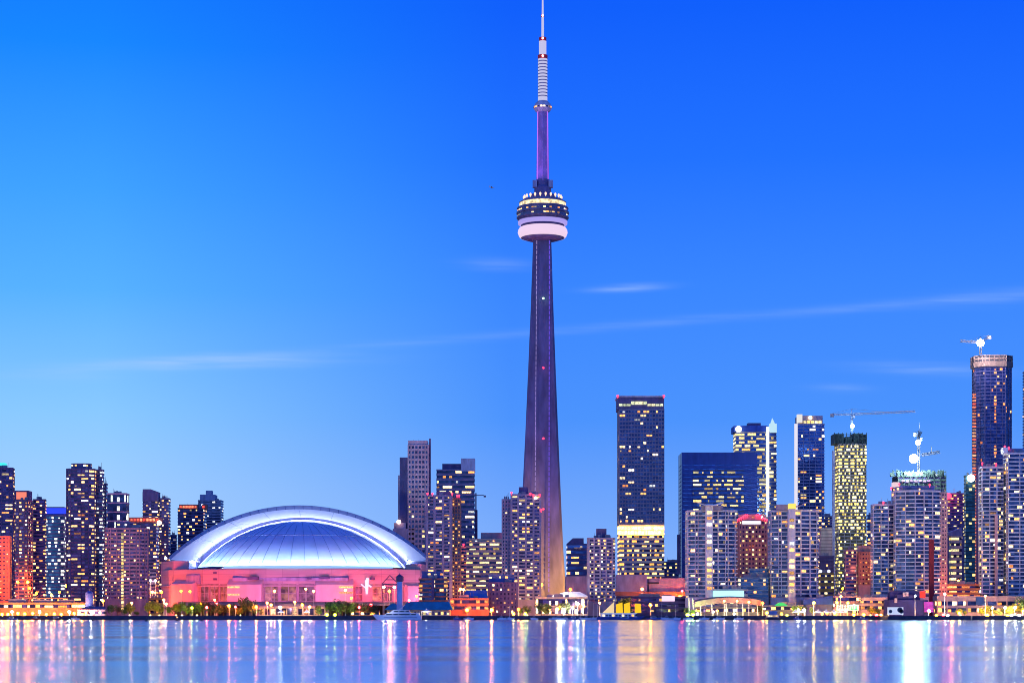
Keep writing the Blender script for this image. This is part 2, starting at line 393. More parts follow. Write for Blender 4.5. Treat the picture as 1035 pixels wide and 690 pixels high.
# ------------------------------------------------------------------ broadcast tower
def cn():
    D = 1900; cx = xw(549, D); s = D/F; cy = D+30
    root = empty('observation_tower', (cx, cy, GZ), 'very tall slender concrete tower with round pod and needle mast', 'tower')
    conc = wall('tower concrete', (.12, .11, .24), .7, .35, .03)
    zz = lambda py: CAMZ+(HOR-py)*cy/F
    k = cy/F
    # half widths seen at given heights
    prof = [(600, 25.5), (560, 22.3), (520, 20.2), (491, 18.9), (430, 16.1), (370, 13.6), (310, 11.2), (242, 9.0)]
    sh = MB(); rows = []
    for py, hw in prof:
        h = hw*k; z = zz(py) if py != 600 else GZ
        if py == 600: h = 27*k
        core = min(h*.62, 6.6*k*(.75+.25*(py-242)/358))
        tw = 2.0*k*(1+.9*(py-242)/358)
        ring = []
        for a in (R(202), R(322), R(90)):
            d = Vector((math.cos(a), math.sin(a))); t = Vector((-d.y, d.x)); Lw = h/ .90
            v0 = d*core*.9; ring += [v0-t*tw*1.25, d*Lw-t*tw*.55, d*Lw+t*tw*.55, v0+t*tw*1.25]
        rows.append([(cx+q.x, cy+q.y, z) for q in ring])
    n = len(rows[0]); vs = [p for r in rows for p in r]
    sh.add(vs, [(a*n+i, a*n+(i+1) % n, (a+1)*n+(i+1) % n, (a+1)*n+i) for a in range(len(rows)-1) for i in range(n)]+[tuple(range(n*(len(rows)-1), n*len(rows)))])
    obj('shaft', sh, conc, root)
    # light strips running up the front lift shafts
    def strip(px0, px1, w, mat, nm):
        mb = MB(); f0 = [0, 0]
        for i in range(70):
            t0, t1 = i/70, (i+.72)/70
            def pt(t):
                py = 598+(243-598)*t
                hwp = 25.5+(9-25.5)*t
                yy = cy-(6.0*k*(1.25-.45*t)+ 5.0*(1-t)+2.0)
                return Vector(((px0+(px1-px0)*t-549)*k+cx, yy, zz(py)))
            mb.tube(pt(t0), pt(t1), w, n=4)
        obj(nm, mb, mat, root)
    strip(540.5, 543.0, .34, lamp_mat('white violet strip', (.65, .5, 1), .65), 'light_strip')
    strip(555.0, 555.6, .42, lamp_mat('violet strip', (.22, .10, 1), .9), 'light_strip')
    for py in (303, 373, 444, 515):
        mb = MB(); mb.ball((cx+(.5*k), cy-11*k*(.7+.4*(py-300)/215)-2, zz(py)), .9); obj('beacon', mb, RED_L if py > 305 else lamp_mat('green lamp', (.5, 1, .5), 8), root)
    # pod
    L = lambda prof: MB().lathe([(r*k, zz(py)) for r, py in prof], (cx, cy), 48)
    obj('pod_underside', L([(9, 243.4), (16, 242.6), (22.4, 240.5)]), wall('pod underside', (.30, .18, .34)), root, True)
    obj('radome', L([(22.3, 240.6), (23.9, 239), (25.2, 235.4), (24.8, 232.8), (23.4, 230.6), (22, 230)]), lamp_mat('glowing radome', (1, .74, .93), .86), root, True)  # illumination of the radome put in as its own glow
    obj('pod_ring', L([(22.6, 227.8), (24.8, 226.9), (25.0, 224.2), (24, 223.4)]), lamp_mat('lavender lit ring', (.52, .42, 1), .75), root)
    obj('pod_groove', L([(21.5, 230), (22, 227.6)]), wall('pod shadow gap', (.05, .04, .15)), root, True)
    obj('pod_deck', L([(24, 223.6), (25, 223.2), (24.6, 222.7), (26.4, 221), (26.4, 219.5), (25.2, 219.2), (25.2, 216.8), (26.6, 216.4), (26.6, 214.6), (25.5, 214.3), (25.5, 211.6), (26.2, 211.3), (25.4, 210)]), wall('pod cladding', (.13, .11, .22), .4), root)
    for i in range(26):
        a = math.pi+math.pi*(i+.5)/26
        if random.random() < .55:
            for py in (218, 213):
                if random.random() < .6:
                    mb = MB(); mb.box((cx+25.35*k*math.cos(a), cy+25.35*k*math.sin(a), zz(py)-.9), (.4, 2.2, 1.6), a); obj('window', mb, L_WARM, root)
    obj('pod_gallery', L([(25.2, 210.1), (23.5, 209.5), (23.5, 206), (22, 205)]), lit('gallery light', [(0, (1, .75, .35)), (1, (1, .85, .5))], 1.3, 1.3, nscale=.35, detail=.55), root)
    obj('pod_roof', L([(23.8, 205.6), (23.8, 204.8), (20, 203.5), (20.3, 203), (20.3, 202.3), (15, 201.8), (9.5, 200)]), wall('pod roof', (.22, .2, .36)), root)
    for i in range(22):
        a = 2*math.pi*i/22
        mb = MB(); mb.ball((cx+19*k*math.cos(a), cy+19*k*math.sin(a), zz(199.6)), 1.0, sz=1.6); mb.tube((cx+19*k*math.cos(a), cy+19*k*math.sin(a), zz(202.6)), (cx+19*k*math.cos(a), cy+19*k*math.sin(a), zz(199)), .3)
        obj('lamp', mb, lamp_mat('peach lamp', (1, .62, .42), 1.6), root)
    obj('upper_core', L([(13, 202), (12, 197), (8.5, 196.4), (8.5, 190), (7, 188), (7, 182)]), wall('tower core', (.14, .12, .30)), root)
    for sx in (-1, 1):
        mb = MB(); mb.box((cx+sx*8*k, cy-4, zz(187)), (4.4*k, 6, 7*k)); obj('antenna_box', mb, W_BLUEW, root)
    sp = MB()
    hexp = lambda r: [(cx+r*k*math.cos(R(30+60*i)), cy+r*k*math.sin(R(30+60*i))) for i in range(6)]
    sp.prism(hexp(7.4), zz(184), zz(112), hexp(6.2)); obj('upper_shaft', sp, wall('upper concrete', (.30, .2, .5)), root)
    for dx in (-5.6, 5.4):
        mb = MB(); mb.tube((cx+dx*k, cy-4.6*k, zz(182)), (cx+dx*.92*k, cy-3.9*k, zz(114)), .45, n=4); obj('light_strip', mb, lamp_mat('magenta strip', (.55, .16, .95), 1.2), root)
    obj('sky_pod', L([(5.8, 114), (7.5, 112.5), (9.2, 110), (9.2, 107.5), (8, 106.8), (8, 105.6), (6, 103.5), (5, 102.5)]), wall('sky pod cladding', (.5, .46, .58), .5), root, False)
    for i in range(10):
        a = math.pi*(1+(i+.5)/10); mb = MB(); mb.box((cx+9.2*k*math.cos(a), cy+9.2*k*math.sin(a), zz(109.2)), (.4, 1.7, 1.3), a); obj('window', mb, L_WARM if i % 3 else W_DARK, root)
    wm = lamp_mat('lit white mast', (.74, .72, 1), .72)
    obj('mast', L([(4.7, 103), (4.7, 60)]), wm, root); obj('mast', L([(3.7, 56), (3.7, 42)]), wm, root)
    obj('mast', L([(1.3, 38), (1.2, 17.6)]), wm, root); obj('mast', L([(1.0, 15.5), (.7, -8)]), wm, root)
    rb = wall('red mast band', (.85, .03, .05)); 
    obj('mast_band', L([(4.9, 60), (5.0, 56.2), (3.6, 55.8)]), rb, root); obj('mast_band', L([(3.7, 42), (3.8, 38.4), (1.4, 37.8)]), rb, root); obj('mast_band', L([(1.6, 17.6), (1.6, 15.4)]), rb, root)
    for py, r in ((58, 5.2), (40, 4), (16.5, 1.8)):
        mb = MB(); mb.ball((cx, cy-r*k, zz(py)), 1.0); obj('beacon', mb, lamp_mat('pale red lamp', (1, .45, .4), 6), root)
    for i in range(12):
        mb = MB(); mb.lathe([(4.9*k, zz(63+i*3.2)), (4.9*k, zz(62+i*3.2))], (cx, cy), 24); obj('mast_ring', mb, W_LAV, root)
    # up-lights at the foot
    light('SPOT', 'uplight', root, (cx+34, cy-60, 14), (1, .46, .05), 1.0e6, 2, aim=(cx+16, cy-8, 50), spot=80)
    light('SPOT', 'uplight', root, (cx-2, cy-60, 14), (1, .55, .22), 1e5, 2, aim=(cx, cy-8, 60), spot=60)
    light('SPOT', 'uplight', root, (cx-70, cy-150, 20), (.40, .34, 1), 4.5e5, 3, aim=(cx, cy, 190), spot=60)
    light('SPOT', 'uplight', root, (cx-22, cy-45, zz(200)), (.55, .22, 1), 7e4, 2, aim=(cx, cy, zz(140)), spot=60)
cn()

# ------------------------------------------------------------------ domed stadium
ARCH_P = 2.1e4
def stadium():
    D0 = 1880; root = empty('domed_stadium', (xw(300, 1880), 1880, GZ), 'huge round stadium with white arched roof and pink floodlit walls', 'stadium')
    kD = D0/F
    conc = newmat('precast concrete')
    m, t, p = conc
    g = t.nodes.new('ShaderNodeNewGeometry'); sp = t.nodes.new('ShaderNodeSeparateXYZ'); cb = t.nodes.new('ShaderNodeCombineXYZ')
    t.links.new(g.outputs['Position'], sp.inputs[0]); t.links.new(sp.outputs[0], cb.inputs[0]); t.links.new(sp.outputs[2], cb.inputs[1])
    br = t.nodes.new('ShaderNodeTexBrick'); t.links.new(cb.outputs[0], br.inputs[0]); br.offset = 0
    br.inputs['Color1'].default_value = (.48, .42, .44, 1); br.inputs['Color2'].default_value = (.38, .33, .36, 1); br.inputs['Mortar'].default_value = (.25, .2, .24, 1)
    br.inputs['Scale'].default_value = .1; br.inputs['Mortar Size'].default_value = .012; br.inputs['Brick Width'].default_value = 1.45; br.inputs['Row Height'].default_value = .5
    t.links.new(br.outputs[0], p.inputs['Base Color']); p.inputs['Roughness'].default_value = .8
    pts = [(163.5, 1850), (171, 1822), (205, 1800), (260, 1788), (345, 1788), (402, 1800), (424, 1822), (431, 1850)]
    front = [(xw(a, d), d) for a, d in pts]
    zt = zw(574, 1788)
    poly = front+[(xw(440, 1960), 2010), (xw(160, 1960), 2010)]
    poly = front+[(front[-1][0]+4, 2010), (front[0][0]-4, 2010)]
    w = MB(); w.prism(poly, GZ, zt-6.5); w.prism(inset(poly, -.7), zt-6.5, zt-.8); w.prism(inset(poly, .4), zt-.8, zt)
    w.prism(inset(poly, -1.6), zt-16, zt-14.8)
    obj('wall', w, m, root)
    # taller end piers carrying the arch
    def onfront(px):
        for (a, b) in zip(front, front[1:]):
            pa, pb = a[0]/a[1]*F+517.5, b[0]/b[1]*F+517.5
            if pa-.01 <= px <= pb+.01:
                q = (px-pa)/(pb-pa); return Vector((a[0]+(b[0]-a[0])*q, a[1]+(b[1]-a[1])*q))
        return Vector(front[-1] if px > 300 else front[0])
    def slab(name, px0, px1, y0, y1, out, mat, back=1.0, yslope=0):
        a, b = onfront(px0), onfront(px1); e = (b-a).normalized(); nn = Vector((e.y, -e.x))
        pa, pb = a+nn*out, b+nn*out; qa, qb = a-nn*back, b-nn*back
        d = (pa.y+pb.y)/2; z0, z1 = zw(y1, d), zw(y0, d)
        mb = MB()
        vs = [(pa.x, pa.y, z0), (pb.x, pb.y, z0), (qb.x, qb.y, z0), (qa.x, qa.y, z0), (pa.x, pa.y, z1), (pb.x, pb.y, z1), (qb.x, qb.y, z1+yslope), (qa.x, qa.y, z1+yslope)]
        mb.add(vs, [(3, 2, 1, 0), (4, 5, 6, 7), (0, 1, 5, 4), (1, 2, 6, 5), (2, 3, 7, 6), (3, 0, 4, 7)])
        return obj(name, mb, mat, root)
    slab('end_pier', 164, 176, 567, 612, .9, m, 14)
    slab('end_pier', 425, 430.6, 570, 612, .9, m, 14)
    PALEC = wall('pale precast', (.50, .42, .43), .8, .12, .05)
    slab('entrance_block', 178, 200, 590, 612, 7, PALEC, 1, 4); slab('entrance_block', 232, 266.5, 590.5, 612, 7, PALEC, 1, 6)
    slab('entrance_block', 319, 357, 590.5, 612, 7, PALEC, 1, 6); slab('entrance_block', 408, 424, 592, 612, 5, PALEC, 1, 3)
    slab('awning', 236, 352, 583.5, 587, 4.5, W_BLUEW, 1, 3); slab('awning', 190, 203, 581, 590, 2.5, W_BLUEW, 1, 2)
    inter = lit('concourse glazing', [(0, (.05, .04, .25)), (.5, (.35, .12, .2)), (1, (1, .45, .2))], .08, .6, nscale=.22, detail=1.0)
    frm = wall('window frame', (.3, .27, .3))
    for a, b, y0, y1 in ((203.5, 211.5, 590, 607), (213, 221, 590, 607), (223, 230.5, 590, 607), (268, 281, 590, 607), (284, 299.5, 590, 607), (302, 317.5, 590, 607), (359, 366, 591, 607), (376, 385.5, 590, 607), (387, 396, 590, 607)):
        f = slab('window', a, b, y0, y1, .5, inter)
        A, B_ = onfront(a), onfront(b); e = (B_-A).normalized(); nn = Vector((e.y, -e.x)); d = A.y
        mb = MB(); nmul = 2
        for i in range(nmul+1):
            q = A+(B_-A)*(i/nmul)+nn*.7; mb.box((q.x, q.y, (zw(y0, d)+zw(y1, d))/2), (.5, .5, zw(y0, d)-zw(y1, d)), math.atan2(e.y, e.x))
        for yy in (y0, (y0+y1)/2+1, y1):
            q = (A+B_)/2+nn*.75; mb.box((q.x, q.y, zw(yy, d)), ((B_-A).length, .4, .5), math.atan2(e.y, e.x))
        o = obj('mullion', mb, frm, f)
    for a, b, y0, y1 in ((252, 262, 582.2, 585.4), (311, 315, 583, 585), (323, 333.5, 582.2, 584.8), (350.5, 352, 582, 585), (193.5, 199.5, 582, 586), (216, 219.5, 577.5, 579.5), (216, 219.5, 584, 586), (374, 378, 583, 585.5)):
        slab('vent_opening', a, b, y0, y1, 1.0 if y0 > 583.4 or a < 230 else 4.9, W_NAVY)
    for a, b, y in ((233, 245, 593), (233, 245, 600.5), (342, 356, 593), (342, 356, 598.5)):
        slab('lit_strip', a, b, y-.8, y+.8, 7.3, L_YEL)
    # white steel figure by the right gate, floodlit look put in as its own glow, and a small dish
    mb = MB(); q = onfront(371); x, y = q.x, q.y-4; 
    mb.tube((x, y, zw(600, y)), (x, y, zw(586, y)), 1.0, 1.9); mb.ball((x+.5, y, zw(585, y)), 1.4); mb.tube((x-5, y, zw(590, y)), (x-1, y, zw(594, y)), .6); mb.tube((x-1, y, zw(589, y)), (x+4, y, zw(593, y)), .8)
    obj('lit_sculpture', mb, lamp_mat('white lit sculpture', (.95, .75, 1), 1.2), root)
    # half-cap dome
    zb = zw(574, D0); a = 103.5*kD; h = 47.5*kD; Rr = (a*a+h*h)/(2*h); cx = xw(304.5, D0); zc = zb+h-Rr
    rows = []; e0 = math.acos(a/Rr)
    for j in range(19):
        e = e0+(math.pi/2-e0)*j/18
        rows.append([(cx-Rr*math.cos(e)*math.cos(al), D0-Rr*math.cos(e)*math.sin(al), zc+Rr*math.sin(e)) for al in [math.pi*i/48 for i in range(49)]])
    dm = wall('dome membrane', (.58, .60, .86), .55, .10, .02)
    mb = MB(); mb.grid(rows); obj('dome', mb, dm, root, True)
    ribm = wall('dome seam', (.24, .30, .55), .6)
    for i in range(1, 20):
        al = math.pi*(.06+.88*i/20); mb = MB()
        pts_ = []
        for j in range(14):
            e = e0+(math.pi/2-e0)*(.03+.80*j/13 if i % 2 else .03+.62*j/13)
            pts_.append(Vector((cx-(Rr+.12)*math.cos(e)*math.cos(al), D0-(Rr+.12)*math.cos(e)*math.sin(al), zc+(Rr+.12)*math.sin(e))))
        for p0, p1 in zip(pts_, pts_[1:]): mb.tube(p0, p1, .26, n=4)
        obj('rib', mb, ribm, root)
    mb = MB()
    for j in (6,):
        e = e0+(math.pi/2-e0)*.42; prev = None
        for i in range(49):
            al = math.pi*i/48; q = Vector((cx-(Rr+.1)*math.cos(e)*math.cos(al), D0-(Rr+.1)*math.cos(e)*math.sin(al), zc+(Rr+.1)*math.sin(e)))
            if prev: mb.tube(prev, q, .3, n=4)
            prev = q
    obj('seam_ring', mb, ribm, root)
    # arches
    def arc(pxl, pxr, ybase, ypeak, D, n=64):
        hw = (pxr-pxl)/2*D/F; hh = (ybase-ypeak)*D/F; RR = (hw*hw+hh*hh)/(2*hh); c = xw((pxl+pxr)/2, D); z0 = zw(ypeak, D)-RR; am = math.asin(hw/RR)
        return [(c+RR*math.sin(-am+2*am*i/n), D, z0+RR*math.cos(-am+2*am*i/n)) for i in range(n+1)]
    def band(name, arcs, mat, back=None, smooth=True): mb = MB(); mb.grid(arcs); return obj(name, mb, mat, root, smooth)
    wh = wall('white roof steel', (.80, .82, .88), .5, .04); gr = wall('roof edge steel', (.34, .36, .50), .5, .1); dk = wall('roof gap', (.05, .06, .22))
    A0 = arc(200.5, 408.5, 574, 526.6, 1879); A0b = arc(199, 410, 573.5, 525.2, 1877); A0c = arc(199, 410, 573.5, 525.2, 1884)
    band('inner_arch', [A0, A0b, A0c], wh)
    G1 = arc(196.5, 412, 570, 522.6, 1884); G0 = A0c
    band('roof_gap', [G0, G1], dk)
    A1 = arc(196, 412.5, 568, 522.8, 1874); A2 = arc(172, 432, 565.5, 514.3, 1890); A3 = arc(170, 433.5, 563.5, 510.6, 1897); A4 = arc(170, 433.5, 563.5, 510.4, 2000)
    band('arch_soffit', [G1, A1], wh); band('arch_fascia', [A1, A2], wh)
    band('arch_edge', [A2, A3], gr); band('roof_vault', [A3, A4], gr)
    for i in range(3, 62, 2):
        q0, q1 = Vector(A2[i]), Vector(A3[i]); mb = MB(); mb.tube(q0+Vector((0, -.4, 0)), q1+Vector((0, -.4, 0)), .22, n=4); obj('roof_joint', mb, dk, root)
    for i in (8, 16, 24, 32, 40, 48, 56):
        q0, q1 = Vector(A1[i]), Vector(A2[i]); mb = MB(); mb.tube(q0+Vector((0, -.1, 0)), q1+Vector((0, -.1, 0)), .14, n=4); obj('roof_joint', mb, gr, root)
    # end seats below each arch foot
    for (pa, pb, pc, pd) in ((172, 197, 199.5, 178), (411.5, 432, 427, 409)):
        mb = MB(); Df, Db = 1862, 1990
        for Dq in (Df, Db): pass
        vs = []
        for Dq in (Df, Db):
            vs += [(xw(pd, Df), Dq, zw(575, Df)), (xw(pc, Df), Dq, zw(575, Df)), (xw(pb, Df), Dq, zw(567.3, Df)), (xw(pa, Df), Dq, zw(567.3, Df))]
        mb.add(vs, [(0, 1, 2, 3), (7, 6, 5, 4), (0, 4, 5, 1), (1, 5, 6, 2), (2, 6, 7, 3), (3, 7, 4, 0)]); obj('arch_seat', mb, wall('arch seat', (.10, .12, .38)), root)
        mb = MB(); mb.prism([(xw(pa, Df)-1, Df-1.5), (xw(pb, Df)+1, Df-1.5), (xw(pb, Df)+1, Db), (xw(pa, Df)-1, Db)], zw(567.6, Df), zw(566.2, Df)); obj('arch_ledge', mb, wh, root)
    mb = MB(); mb.ball((xw(167.5, 1846), 1846, zw(564, 1846)), 1.3); obj('lamp', mb, lamp_mat('blue white lamp', (.5, .6, 1), 6), root)
    # small rooftop block to the right
    mb = MB(); x0 = xw(397, 2000); x1 = xw(419, 2000); mb.prism([(x0, 2000), (x1, 2000), (x1, 2020), (x0, 2020)], GZ, zw(534, 2000)); mb.prism([(xw(398, 2000), 2003), (xw(410, 2000), 2003), (xw(410, 2000), 2015), (xw(398, 2000), 2015)], GZ, zw(528, 2000)); obj('service_block', mb, W_LAV, root)
    mb = MB(); mb.ball((xw(403, 2000), 2001, zw(527, 2000)), 2.2); obj('lamp', mb, lamp_mat('peach roof lamp', (1, .6, .5), 5), root)
    # floodlights: on the wall head towards the dome and arch, on the viaduct towards the walls
    for i in range(34):
        al = math.pi*(.05+.90*i/33); r = a+11
        x, y = cx-r*math.cos(al), D0-(a+8)*math.sin(al)
        light('SPOT', 'dome_floodlight', root, (x, y, zb+3), (.48, .78, 1), 1.7e4, 1.2, aim=(cx+(x-cx)*.72, D0+(y-D0)*.72, zb+16), spot=125, blend=1)
    AM = arc(198, 410, 571, 524.5, 1858, 26)
    for i in range(27):
        x, y, z = AM[i]; fx, fy, fz = A1[round(i*64/26)]; gx, gy, gz = A2[round(i*64/26)]
        light('SPOT', 'arch_floodlight', root, (x, y, z+1.5), (.74, .84, 1), ARCH_P, 1.2, aim=((fx+gx)/2, (fy+gy)/2, (fz+gz)/2+1), spot=120, blend=1)
    WL_ = 1.1e4
    RD, MG, OR = (1, .14, .16), (.90, .16, .50), (1, .32, .12)
    light('AREA', 'wall_floodlight', root, (xw(158, 1800), 1790, 14), (1, .10, .03), WL_*3.2, 8, aim=(xw(167, 1840), 1845, 30))
    light('AREA', 'wall_floodlight', root, (xw(436, 1800), 1795, 14), (.9, .16, .38), WL_*2.2, 8, aim=(xw(428, 1840), 1845, 32))
    for px, col, pw in ((172, (1, .07, .03), WL_*1.5), (190, (1, .08, .04), WL_*1.5), (212, (1, .05, .07), WL_*1.6), (236, (.95, .14, .22), WL_), (262, MG, WL_*.8), (290, MG, WL_*.8), (318, MG, WL_*.8), (345, (.95, .25, .4), WL_), (372, (1, .04, .10), WL_*1.6), (396, (1, .04, .12), WL_*1.6), (420, (.9, .3, .55), WL_*.8)):
        light('AREA', 'wall_floodlight', root, (xw(px, 1755), 1755, 20), col, pw, 8, aim=(xw(px, 1800), 1800, 34))
stadium()

# ------------------------------------------------------------------ west side towers
GW, GM, GE = 'residential towers west of the stadium', 'towers between stadium and tall tower', 'towers east of the tall tower'
b = Bld('apartment_tower', 'dark apartment tower cut by the left picture edge with teal lit cap', 'tower block', GW, rect(-14, 15, 1640, 8, .7))
b.vol(472, fh=3.3, cell=3.6, pier=2, wallm=W_NAVY, glassm=G_DARK, p=.22, run=2, pw=.5)
b.box('roof_lantern', -3, 4.5, 467.5, 472.5, lamp_mat('teal lantern', (.05, .75, .7), 1.2), zb=b.z(472.3)); b.done()
b = Bld('apartment_block', 'low red lit brick block in front of the edge tower', 'apartment block', None, rect(-12, 11.5, 1580, 5, .6))
b.vol(541, fh=3.2, cell=3, wallm=wall('rust brick', (.55, .2, .12)), glassm=G_DARK, p=.10, br=.4, pier=1, pw=1.4)
light('POINT', 'wall_lamp', b.root, (xw(2, 1560), 1560, 45), (1, .08, .06), 4.5e4, 2); light('POINT', 'wall_lamp', b.root, (xw(7, 1562), 1562, 22), (1, .2, .03), 2.5e4, 2); b.done()
b = Bld('apartment_tower', 'purple tower with glowing pink and orange rooftop panel', 'tower block', GW, rect(13, 33, 1700, -10, .8))
b.vol(505, wallm=W_PURP, glassm=G_DARK, cell=3, pier=2, p=.34)
b.box('crown', 15, 28.5, 495.5, 505, W_NAVY, 1706, 14, zb=b.z(505.5))
mb = MB(); mb.box((xw(21.5, 1705), 1705.4, zw(500.6, 1705)), (10.2*1705/F, .4, 7.2*1705/F)); b.part('lit_panel', mb, lamp_mat('sunset panel', (1, .25, .16), 1.0)); b.done()
b = Bld('apartment_tower', 'narrow dark tower between pink rooftop panel tower and blue lit top', 'tower block', GW, rect(33, 47, 1760, 10, .9))
b.vol(504, wallm=W_NAVY, glassm=G_DARK, cell=3.2, p=.3); b.done()
b = Bld('office_tower', 'bluish glass tower crowned by a deep blue lit band', 'tower block', GW, rect(45, 68, 1820, 0, .8))
b.vol(520, wallm=wall('slate cladding', (.14, .2, .3)), glassm=G_TEAL, cell=3.4, p=.26, fh=3.4, lm=L_WHITE, br=.65)
b.vol(512, poly=rect(46, 67.5, 1822, 0, .75), ybot=520, wallm=W_NAVY, bands=False, p=0)
mb = MB(); mb.box((xw(56.5, 1820), 1821.0, zw(516, 1820)), (20*1820/F, .5, 6*1820/F)); b.part('lit_band', mb, lamp_mat('deep blue band', (.03, .07, 1), .95)); b.done()
b = Bld('apartment_tower', 'tallest dark tower of the west group with stepped round shoulder', 'tower block', GW, chamfer(67, 98, 1660, 0, .8, .18))
b.vol(473, glassm=G_DARK, cell=3.2, pier=3, p=.34, run=2, pf=lambda fr, uf, i, k, r: (.50 if .35 < uf < .9 else .22) if i != 9 else .2)
b.vol(468, poly=chamfer(72, 93, 1664, 0, .7, .2), ybot=474, glassm=G_DARK, p=.4, fh=2.6, cap=1)
b.vol(474, poly=rect(97, 105.5, 1672, 0, 1.4), glassm=G_NAVY, p=.25, run=1, lm=L_WHITE); b.vol(488, poly=rect(105, 109, 1680, 0, 3), p=.12); b.done()
b = Bld('office_tower', 'flat topped navy tower with pale horizontal lines behind the stepped tower', 'tower block', GW, rect(108, 131, 1900, 0, .8))
b.vol(498, wallm=W_LAV, glassm=G_NAVY, fh=9, br=.86, cell=3.4, p=.10, lm=L_WHITE); b.done()
b = Bld('apartment_block', 'plum mid rise with one bright vertical stair window strip', 'apartment block', GW, chamfer(106, 150.5, 1585, 0, .5, .16))
b.vol(533, wallm=W_PURP, glassm=G_DARK, cell=2.8, pier=2, p=.10, lm=L_WARM, br=.5, fh=3.1, ww=.6, pf=lambda fr, uf, i, k, r: .3 if uf < .4 else .12)
for i in range(24):
    mb = MB(); mb.box((xw(123.6, 1584), 1584.6, GZ+6+i*2.55), (1.6, .5, 1.7)); b.part('stair_window', mb, L_YEL)
b.vol(527, poly=rect(118, 134, 1592, 0, .6), ybot=534, wallm=W_PURP, bands=False); b.done()
b = Bld('apartment_tower', 'dark tower with slanted notch in its top left of the stadium', 'tower block', GW, rect(144, 162, 1950, 0, .9))
b.vol(497, glassm=G_DARK, cell=3.2, p=.3, run=2, cap=9); b.vol(503, poly=rect(161, 172.5, 1955, 0, 1.2), glassm=G_DARK, p=.25)
mb = MB(); mb.prism([(xw(144, 1950), 1951), (xw(160, 1950), 1951), (xw(160, 1950), 1965), (xw(144, 1950), 1965)], zw(497, 1950), zw(494, 1950), [(xw(144, 1950), 1951), (xw(152, 1950), 1951), (xw(152, 1950), 1965), (xw(144, 1950), 1965)]); b.part('roof_slope', mb, W_NAVY); b.done()
b = Bld('apartment_block', 'dark block with a red glowing roof edge beside the stadium wall', 'apartment block', None, rect(131, 161, 1700, 0, .6))
b.vol(527, glassm=G_DARK, cell=3.2, p=.25, lm=L_WARM); b.box('red_cornice', 130.5, 160.5, 522.5, 527.5, W_BRICK, 1699.4, 20)
for i in range(9):
    mb = MB(); mb.box((xw(133+i*3.2, 1699), 1699, zw(525, 1699)), (1.8, .4, 2)); b.part('window', mb, lit('red lit pane', [(0, (1, .05, .03)), (1, (1, .3, .12))], .8, 2.5))
mb = MB(); mb.ball((xw(161, 1698), 1698, zw(528, 1698)), 2.0); b.part('lamp', mb, lamp_mat('peach lamp bright', (1, .62, .4), 7)); b.done()
b = Bld('apartment_tower', 'slim dark slab just behind the stadium left shoulder', 'tower block', None, rect(172, 179, 2050, 0, 1.2)); b.vol(540, p=.08, lm=L_FAINT); b.done()
b = Bld('apartment_tower', 'dark tower with red lit cornice partly hidden by the stadium arch', 'tower block', GW, rect(179.5, 209, 2100, 0, .8))
b.vol(513, glassm=G_DARK, p=.26, fh=3.6, cell=3.6)
for a0, a1 in ((181, 200), (204, 209)):
    b.box('red_cornice', a0, a1, 509.5, 514, W_BRICK, 2098.5, 10)
    for i in range(int((a1-a0)/3)):
        mb = MB(); mb.box((xw(a0+1.6+i*3, 2098), 2097.9, zw(512, 2098)), (2.2, .4, 2)); b.part('window', mb, MATS['red lit pane'])
b.done()
b = Bld('apartment_tower', 'grey blue tower with square rooftop box behind stadium left shoulder', 'tower block', GW, rect(200, 226, 2200, 0, .8))
b.vol(505, wallm=W_LAV, glassm=G_NAVY, p=.12, lm=L_WHITE, cell=3.6); b.box('penthouse', 202, 217, 499.5, 505.5, W_BLUEW, 2206, 20); b.box('penthouse', 208, 214, 495.5, 500, W_BLUEW, 2208, 10); b.done()

# ------------------------------------------------------------------ towers between the stadium and the tall tower
b = Bld('apartment_tower', 'lavender gridded tower with dark side slab and thin mast', 'tower block', GM, rect(412, 434, 2000, 0, .8))
b.vol(449, wallm=W_LAV, glassm=G_NAVY, fh=5.2, cell=4.2, pier=1, pw=1.2, p=.0, br=.5, pf=lambda fr, uf, i, k, r: .4 if .38 < fr < .5 else (.06 if uf < .45 else .01), lm=L_YEL)
b.box('penthouse', 412.5, 432, 445, 449.5, W_LAV, 2001, 22); b.box('side_slab', 404, 412, 462, 600, W_NAVY, 2006, 20, zb=GZ); b.box('side_slab', 402.3, 404.2, 480, 600, W_LAV, 2012, 10, zb=GZ)
b.box('mast', 433.6, 435.4, 443, 600, W_NAVY, 2003, 3, zb=GZ); b.done()
b = Bld('office_tower', 'horizontally banded slab with pale block on its roof corner', 'tower block', GM, rect(441, 480, 2100, 0, .6))
b.vol(474, wallm=W_LAV, glassm=G_NAVY, fh=5.5, cell=4, p=.16, run=3, br=.5)
b.box('penthouse', 447, 466.5, 468.5, 474.5, W_NAVY, 2104, 24); b.box('roof_block', 466, 480, 463, 476, wall('silver panel', (.55, .58, .7)), 2098.7, 20)
b.box('side_wing', 480, 482.5, 515, 600, W_NAVY, 2110, 12, zb=GZ); b.done()
b = Bld('apartment_tower', 'plum twin slab tower with red roof lights beside the stadium', 'tower block', GM, rect(430.5, 457, 1700, 0, .6))
b.vol(500, wallm=W_LAV, glassm=G_DARK, fh=3.1, cell=4.4, pier=2, pw=2.0, pp=.6, p=.20, run=2)
b.vol(503, poly=rect(456.5, 466, 1706, 0, 1.6), wallm=W_BROWN, glassm=G_DARK, fh=3.1, cell=2.6, pier=1, pw=.9, p=.25, lm=L_ORANGE)
b.box('penthouse', 441, 455, 496.5, 500.5, W_PURP, 1706, 14)
for q in (432, 437, 457, 462, 464): b.beacon(q, 498.5+(q > 460)*2, 1699)
b.done()
b = Bld('hotel', 'cream stepped hotel with yellow lit bands of windows', 'hotel', None, rect(471, 515, 1760, 0, .5))
